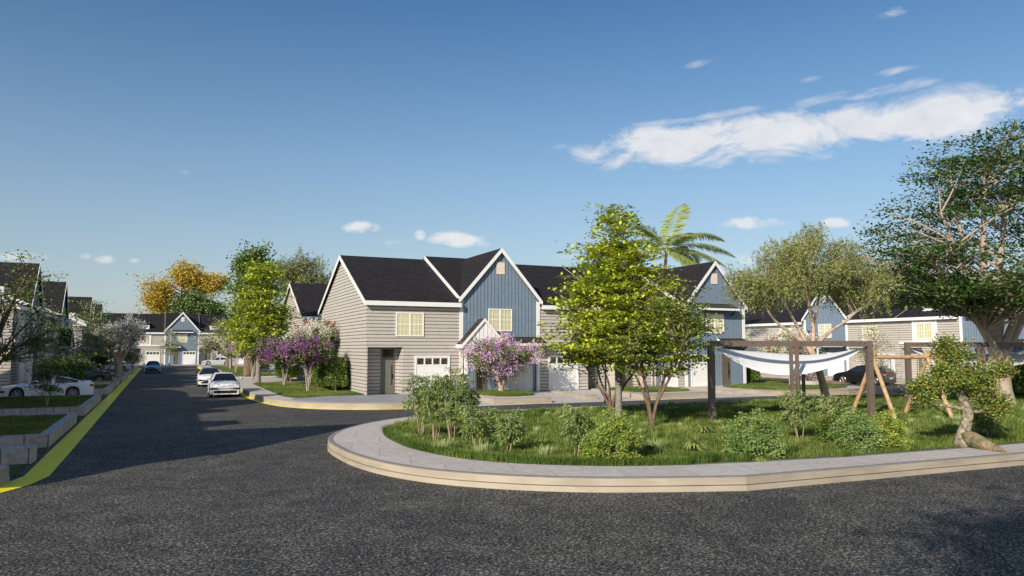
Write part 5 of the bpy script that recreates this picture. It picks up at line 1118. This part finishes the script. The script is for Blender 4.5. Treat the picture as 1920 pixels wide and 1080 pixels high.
# ------------------------------------------------------------ swing
def swing():
    root = empty('swing_set', (25.35, 21.0, .31), math.radians(-9), 'wooden A-frame swing set of round pine logs between the two pergolas', 'swing set'); L_, H = 2.65, 2.36
    mb = MB(); mb.tube([(-.28, 0, H), (L_ + .28, 0, H)], .085, 14); mb.build('top_beam', [M['log']], root, smooth=False)
    for x in (0, L_):
        for s in (-1, 1):
            mb = MB(); mb.tube([(x + .02 * s, -.12 * s, H + .24), (x - .12, 1.22 * s, -.08)], .08, 14); mb.build('leg', [M['log']], root)
    for i, x in enumerate((.62, 1.92)):
        s = MB(); s.box(x - .24, x + .24, -.09, .09, .45, .485); o = s.build('swing_seat', [M['bolt']], root, bevel=.006)
        r2 = MB()
        for k in (-1, 1): r2.tube([(x + .0 + k * .20, 0, H - .08), (x + k * .21, 0, .75)], .011, 6); r2.tube([(x + k * .21, 0, .75), (x + k * .22, .07, .48)], .008, 5); r2.tube([(x + k * .21, 0, .75), (x + k * .22, -.07, .48)], .008, 5)
        r2.build('chain', [M['rope']], o)
swing()
# lamp post behind the lime tree, stones and log on the corner lawn
def lamp(label, loc):
    root = empty('lamp_post', loc, 0, label, 'street lamp'); mb = MB(); mb.tube([(0, 0, 0), (0, 0, .15), (0, 0, .2), (0, 0, 2.9)], [.09, .09, .055, .045], 12); mb.build('post', [M['black_metal']], root, smooth=True)
    mb = MB(); mb.tube([(0, 0, 2.9), (0, 0, 2.95), (0, 0, 3.2), (0, 0, 3.28)], [.06, .12, .16, .05], 12); mb.build('lantern', [M['black_metal']], root)
lamp('slim black lamp post behind the lime tree stems', (22.6, 36.4, .0))
def stones():
    root = empty('planter_ring', (43.4, 41.6, .33), 0, 'low pale round stone planter with pink flowers on the corner lawn', 'planter'); mb = MB(); n = 28
    A_ = [(1.2 * math.cos(6.283 * k / n), .9 * math.sin(6.283 * k / n)) for k in range(n)]; B_ = [(x * .8, y * .8) for x, y in A_]
    ring(mb, A_, A_, 0, .34, 0); ring(mb, A_, B_, .34, .34, 0); ring(mb, B_, B_, .2, .34, 0); mb.build('wall', [M['concrete']], root)
    mb = MB(); mb.poly([(x, y, .25) for x, y in B_]); mb.build('soil', [M['soil']], root)
    r = rng(9); P = r.normal(size=(900, 3)) * [.45, .35, .12] + [0, 0, .55]; leaves('flowers', P, .1, .08, ['f_pink', 'f_purple', 'g_mid'], [.5, .2, .3], r, root)
    lr = empty('driftwood_log', (44.6, 40.7, .38), math.radians(-25), 'dark brown driftwood log lying right of the round stone planter', 'log'); mb = MB()
    mb.tube([(-1.0, 0, .12), (-.4, .08, .16), (.2, -.05, .14), (.9, .05, .10), (1.5, 0, .04)], [.10, .17, .15, .12, .04], 10); mb.build('trunk', [M['bark_brown']], lr, smooth=True)
    mb = MB(); mb.tube([(.1, 0, .2), (.3, .25, .42), (.35, .4, .5)], [.07, .04, .015], 8); mb.build('branch', [M['bark_brown']], lr, smooth=True)
stones()

# ------------------------------------------------------------ cars
def paint(name, col, rough=.38, coat=.5): return mat(name, col, rough, spec=.5, coat=coat)
M['car_white'] = paint('car_paint_white', (.84, .84, .85)); M['car_black'] = paint('car_paint_black', (.006, .006, .007)); M['car_blue'] = paint('car_paint_blue', (.02, .09, .17)); M['car_dark'] = paint('car_paint_dark_grey', (.018, .018, .02))
M['car_silver'] = paint('car_paint_silver', (.5, .5, .52))
M['glass_car'] = mat('car_glass', (.015, .018, .02), .03, spec=.9); M['tyre'] = mat('tyre_rubber', (.014, .014, .014), .85); M['rim'] = mat('alloy_rim', (.42, .40, .37), .3, metal=.9)
M['plastic'] = mat('black_plastic', (.012, .012, .013), .5); M['lamp_glass'] = mat('headlight_glass', (.32, .33, .35), .08, spec=.9, col2=(.75, .76, .78), var=.4, vscale=12); M['tail'] = mat('tail_light_red', (.42, .015, .012), .2, spec=.8); M['amber'] = mat('amber_lens', (.6, .22, .02), .2)
def make_car(kind, paintm, L_, W_, H_, prof_top, belt, roof, wheels, wr, label, group=None, loc=(0, 0, 0), rz=0, hood_z=None, face='hatch', cabin_paint=None, nose_z=.22):
    """car points toward -Y (front at y=-L/2). prof_top: (y, z) line of bonnet, belt and boot; roof: (y, z) line of glasshouse"""
    root = empty('parked_car', loc, rz, label, 'car', group); hw = W_ / 2
    yt = [p[0] for p in prof_top]; zt = [p[1] for p in prof_top]; ys = np.unique(np.concatenate([np.linspace(-L_ / 2, L_ / 2, 84), [w_ + s * wr * 1.13 for w_ in wheels for s in (-1, 1)]]))
    def plan(y):      # half width in plan
        t = abs(y) / (L_ / 2); return hw * (1 - .13 * max(0, (t - .72) / .28) ** 2.0)
    V = []; F_ = []; mi = []; K = 22
    for y in ys:
        top = float(np.interp(y, yt, zt)); w = plan(y); bot = float(np.interp(abs(y), [0, L_ / 2 - .45, L_ / 2 - .12, L_ / 2], [.18, .18, .19, .20]))
        arch = 0
        for wy in wheels:
            if abs(y - wy) < wr * 1.13: arch = max(arch, math.sqrt(max((wr * 1.13) ** 2 - (y - wy) ** 2, 0)) + wr)
        zb = max(bot, arch); mid = belt * .62 + .1
        inset = .55 if arch > bot else 1.0
        prof_ = [(0, zb), (w * .62, zb), (w - .045, zb + .0), (w - .01, zb + .035), (w, max(zb + .06, mid)), (w - .012, max(zb + .09, mid + (top - mid) * .45)), (w - .05, max(zb + .11, top - .09)), (w - .11, max(zb + .12, top - .025)), (w * .62, top + .012), (w * .3, top + .03), (0, top + .036)]
        ringp = prof_ + [(-a, b) for a, b in prof_[-2:0:-1]]
        for a, b in ringp: V.append((a, y, b))
    K = len(ringp); n = len(ys)
    for i in range(n - 1):
        for j in range(K): a = i * K + j; b = i * K + (j + 1) % K; F_.append((a, b, b + K, a + K))
    mb = MB(); mb.v = V; mb.f = F_ + [tuple(range(K)), tuple(range((n - 1) * K + K - 1, (n - 1) * K - 1, -1))]; mb.m = [0] * len(mb.f)
    body = mb.build('body', [M[paintm]], root, smooth=True); body.data.set_sharp_from_angle(angle=math.radians(38))
    # wheel arch liners
    li = MB()
    for wy in wheels: li.box(-hw + .16, hw - .16, wy - wr * 1.2, wy + wr * 1.2, .22, wr * 2.05 + .03)
    li.build('wheel_liner', [M['plastic']], root)
    # glasshouse
    ry = [p[0] for p in roof]; rzs = [p[1] for p in roof]; gy = np.linspace(ry[0], ry[-1], 40); V = []; gms = {k: MB() for k in ('windshield', 'rear_window', 'side_window', 'side_window ')}; pm = MB(); rings = []
    for y in gy:
        zr = float(np.interp(y, ry, rzs)); zb = float(np.interp(y, yt, zt)) - .02; zr = max(zr, zb + .01); k = (zr - zb) / max(H_ - belt, .1); w0 = plan(y) - .09; w1 = w0 - .26 * min(k, 1.1)
        rings.append([(w0, y, zb), (w0 * .5 + w1 * .5 + .015, y, (zb + zr) / 2), (w1 + .02, y, zr - .06 * min(k, 1)), (w1 - .06, y, zr), (w1 * .5, y, zr + .022 * min(k, 1)), (0, y, zr + .03 * min(k, 1))])
    ym = [y for y, z in roof if z > H_ - .09]; y_a, y_b = min(ym), max(ym)
    for i in range(len(gy) - 1):
        y = (gy[i] + gy[i + 1]) / 2
        for s in (1, -1):
            for j in range(5):
                q = [rings[i][j], rings[i][j + 1], rings[i + 1][j + 1], rings[i + 1][j]]; q = [(a * s, b, c) for a, b, c in q]
                is_roof = j >= 2 and y_a - .05 < y < y_b + .05
                edge = j == 2 and not is_roof
                pillar = j < 2 and (abs(y - (y_a + y_b) / 2 - .12) < .05 or y > ry[-1] - (.38 if face != 'suv' else .12) or y < ry[0] + .16)
                gk = ('side_window' if s > 0 else 'side_window ') if j < 2 else ('windshield' if y < (y_a + y_b) / 2 else 'rear_window'); (pm if (is_roof or edge or pillar) else gms[gk]).quad(*q)
    pm.build('roof', [M[cabin_paint or paintm]], root, smooth=True)
    for gk, g_ in gms.items():
        if g_.v: g_.build(gk.strip(), [M['glass_car']], root, smooth=True)
    # wheels
    def wheel(x, y, s):
        t = MB(); t.tube([(x - s * .205, y, wr), (x - s * .2, y, wr), (x - s * .015, y, wr), (x, y, wr)], [wr * .9, wr, wr, wr * .93], 28); o = t.build('wheel', [M['tyre']], root, smooth=False)
        r2 = MB(); r2.tube([(x - s * .02, y, wr), (x + s * .004, y, wr)], [wr * .70, wr * .70], 24); r2.build('rim_well', [M['plastic']], o)
        r3 = MB()
        for k in range(10):
            a = 6.283 * k / 10; r3.box(0, 0, 0, 0, 0, 0) if False else None
            c, s_ = math.cos(a), math.sin(a); p0 = (x + s * .008, y + c * wr * .10, wr + s_ * wr * .10); p1 = (x + s * .012, y + c * wr * .66, wr + s_ * wr * .66); r3.tube([p0, p1], [.028, .017], 5)
        rp = [(x + s * .01, y + math.cos(6.283 * k / 24) * wr * .67, wr + math.sin(6.283 * k / 24) * wr * .67) for k in range(25)]; r3.tube(rp, .016, 6); r3.tube([(x - s * .01, y, wr), (x + s * .02, y, wr)], .055, 12)
        r3.build('rim', [M['rim']], o)
    for wy in wheels:
        for s in (-1, 1): wheel(s * (hw - .012), wy, s)
    yf = -L_ / 2; zn = float(np.interp(yf, yt, zt))
    def onfront(x): return -L_ / 2 + .0
    g = MB()
    if face in ('hatch', 'suv', 'sedan'):
        g.box(-hw * .74, hw * .74, yf - .02, yf + .05, .27, .27 + (.17 if face == 'hatch' else .13)); o = g.build('lower_intake', [M['plastic']], root, bevel=.02)
        g = MB(); gw_ = .55 if face != 'hatch' else .62; gh = .03 if face == 'hatch' else (.15 if face == 'sedan' else .2); g.box(-hw * gw_, hw * gw_, yf - .018, yf + .04, zn - .11 - gh, zn - .09); g.build('grille', [M['plastic']], root, bevel=.015)
    else:
        g.box(-hw * .7, hw * .7, yf - .02, yf + .05, .28, .42); g.build('lower_intake', [M['plastic']], root, bevel=.02); g = MB(); g.box(-hw * .5, hw * .5, yf - .018, yf + .04, zn - .22, zn - .1); g.build('grille', [M['plastic']], root, bevel=.015)
    for s in (-1, 1):
        h = MB(); xa, xb = hw * .52, hw * .86; z1 = zn - .05; z0 = zn - .16
        out_ = [(xa, yf - .016), (xb, yf - .016)] + [(plan(yf + d) + .012, yf + d) for d in (.08, .16, .26, .36)]; inn_ = [(plan(yf + .36) - .05, yf + .36), (xb - .06, yf + .05), (xa, yf + .05)]
        h.prism([(s * a, b, z0) for a, b in out_ + inn_], (0, 0, z1 - z0)); o = h.build('headlight', [M['plastic']], root)
        q = MB(); q.tube([(s * (xa + .07), yf - .015, (z0 + z1) / 2 + .01), (s * (xa + .07), yf - .03, (z0 + z1) / 2 + .01)], .035, 12); q.tube([(s * (xb - .06), yf + .06, (z0 + z1) / 2 + .01), (s * (xb - .06), yf + .045, (z0 + z1) / 2 + .01)], .035, 12); q.build('lens', [M['lamp_glass']], o)
        t = MB(); yr = L_ / 2; zt_ = float(np.interp(yr - .1, yt, zt)); t.box(s * hw * .52, s * (hw - .075), yr - .20, yr + .012, zt_ - .20, zt_ - .07); t.build('tail_light', [M['tail']], root, bevel=.02)
        m_ = MB(); ya = ry[0] + (y_a - ry[0]) * .55; m_.tube([(s * (hw - .08), ya, belt + .05), (s * (hw + .03), ya - .01, belt + .10)], .022, 6); m_.tube([(s * (hw + .0), ya, belt + .11), (s * (hw + .06), ya, belt + .12), (s * (hw + .17), ya + .03, belt + .12), (s * (hw + .19), ya + .04, belt + .11)], [.04, .07, .065, .03], 8); m_.build('mirror', [M[cabin_paint or paintm]], root, smooth=True)
    for yb in ((y_a + y_b) / 2 + .12,):
        for s in (-1, 1):
            hd = MB(); hd.box(s * (hw - .035), s * (hw + .008), yb - .28, yb - .12, belt - .16, belt - .13); hd.box(s * (hw - .035), s * (hw + .008), yb + .62, yb + .78, belt - .15, belt - .12) if kind != 'coupe' else None; hd.build('door_handle', [M['plastic']], root)
    p = MB(); p.box(-.26, .26, L_ / 2 - .03, L_ / 2 + .014, .52, .64); p.build('number_plate', [M['white']], root)
    return root
HATCH_T = [(-2.13, .66), (-1.95, .80), (-1.5, .90), (-.95, .985), (.9, 1.02), (1.7, 1.04), (2.05, .98), (2.13, .80)]; HATCH_R = [(-1.05, .98), (-.72, 1.20), (-.32, 1.42), (.0, 1.47), (.6, 1.47), (1.3, 1.42), (1.75, 1.28), (2.02, 1.02)]
SED_T = [(-2.35, .62), (-2.15, .78), (-1.6, .88), (-1.0, .95), (.9, .99), (1.6, 1.02), (2.2, .98), (2.35, .82)]; SED_R = [(-1.1, .94), (-.75, 1.14), (-.25, 1.38), (.1, 1.42), (.6, 1.42), (1.1, 1.34), (1.5, 1.17), (1.85, 1.0)]
COU_T = [(-2.38, .60), (-2.2, .74), (-1.6, .86), (-.9, .95), (.6, .97), (1.5, 1.02), (2.2, 1.02), (2.38, .86)]; COU_R = [(-.95, .93), (-.6, 1.10), (-.1, 1.32), (.25, 1.37), (.55, 1.36), (1.1, 1.26), (1.7, 1.09), (2.0, 1.01)]
SUV_T = [(-2.3, .72), (-2.12, .90), (-1.6, 1.02), (-1.0, 1.08), (.9, 1.12), (1.8, 1.14), (2.2, 1.08), (2.3, .86)]; SUV_R = [(-1.15, 1.06), (-.75, 1.32), (-.3, 1.56), (.1, 1.63), (.9, 1.62), (1.5, 1.54), (1.95, 1.32), (2.18, 1.10)]
make_car('hatch', 'car_white', 4.26, 1.80, 1.47, HATCH_T, 1.0, HATCH_R, (-1.32, 1.30), .33, 'white hatchback in front of the other white car at the right kerb', 'cars on the street', (3.55, 51.85, 0), math.radians(-1), face='hatch')
make_car('sedan', 'car_white', 4.70, 1.82, 1.42, SED_T, .97, SED_R, (-1.40, 1.40), .34, 'white sedan with black roof behind the white hatchback', 'cars on the street', (3.45, 66.6, 0), math.radians(-1), face='sedan', cabin_paint='car_black')
make_car('hatch', 'car_blue', 4.26, 1.80, 1.47, HATCH_T, 1.0, HATCH_R, (-1.32, 1.30), .33, 'dark blue car driving toward the viewer far down the street', 'cars on the street', (-1.2, 104.4, 0), 0, face='sedan')
make_car('coupe', 'car_white', 4.80, 1.90, 1.37, COU_T, .97, COU_R, (-1.45, 1.36), .35, 'white sporty coupe parked sideways on the nearest left driveway', 'cars on the driveways', (-6.25, 52.7, .03), math.radians(-88), face='coupe')
make_car('sedan', 'car_dark', 4.70, 1.82, 1.42, SED_T, .97, SED_R, (-1.40, 1.40), .34, 'dark sedan parked sideways behind the white coupe on the left', 'cars on the driveways', (-6.3, 73.2, .03), math.radians(-88), face='sedan')
make_car('suv', 'car_black', 4.60, 1.90, 1.64, SUV_T, 1.08, SUV_R, (-1.38, 1.38), .37, 'black car standing on the road before the right row of houses', None, (53.9, 45.6, 0), math.radians(180 + 12), face='suv')
make_car('coupe', 'car_silver', 4.80, 1.90, 1.37, COU_T, .97, COU_R, (-1.45, 1.36), .35, 'silver white low car parked sideways at the far right end of the street', None, (8.0, 133.0, .27), math.radians(-88), face='coupe')
make_car('sedan', 'car_silver', 4.70, 1.82, 1.42, SED_T, .97, SED_R, (-1.40, 1.40), .34, 'pale car parked on the far left driveway beside the lilac bush', None, (-6.2, 111.0, .03), math.radians(-88), face='sedan')
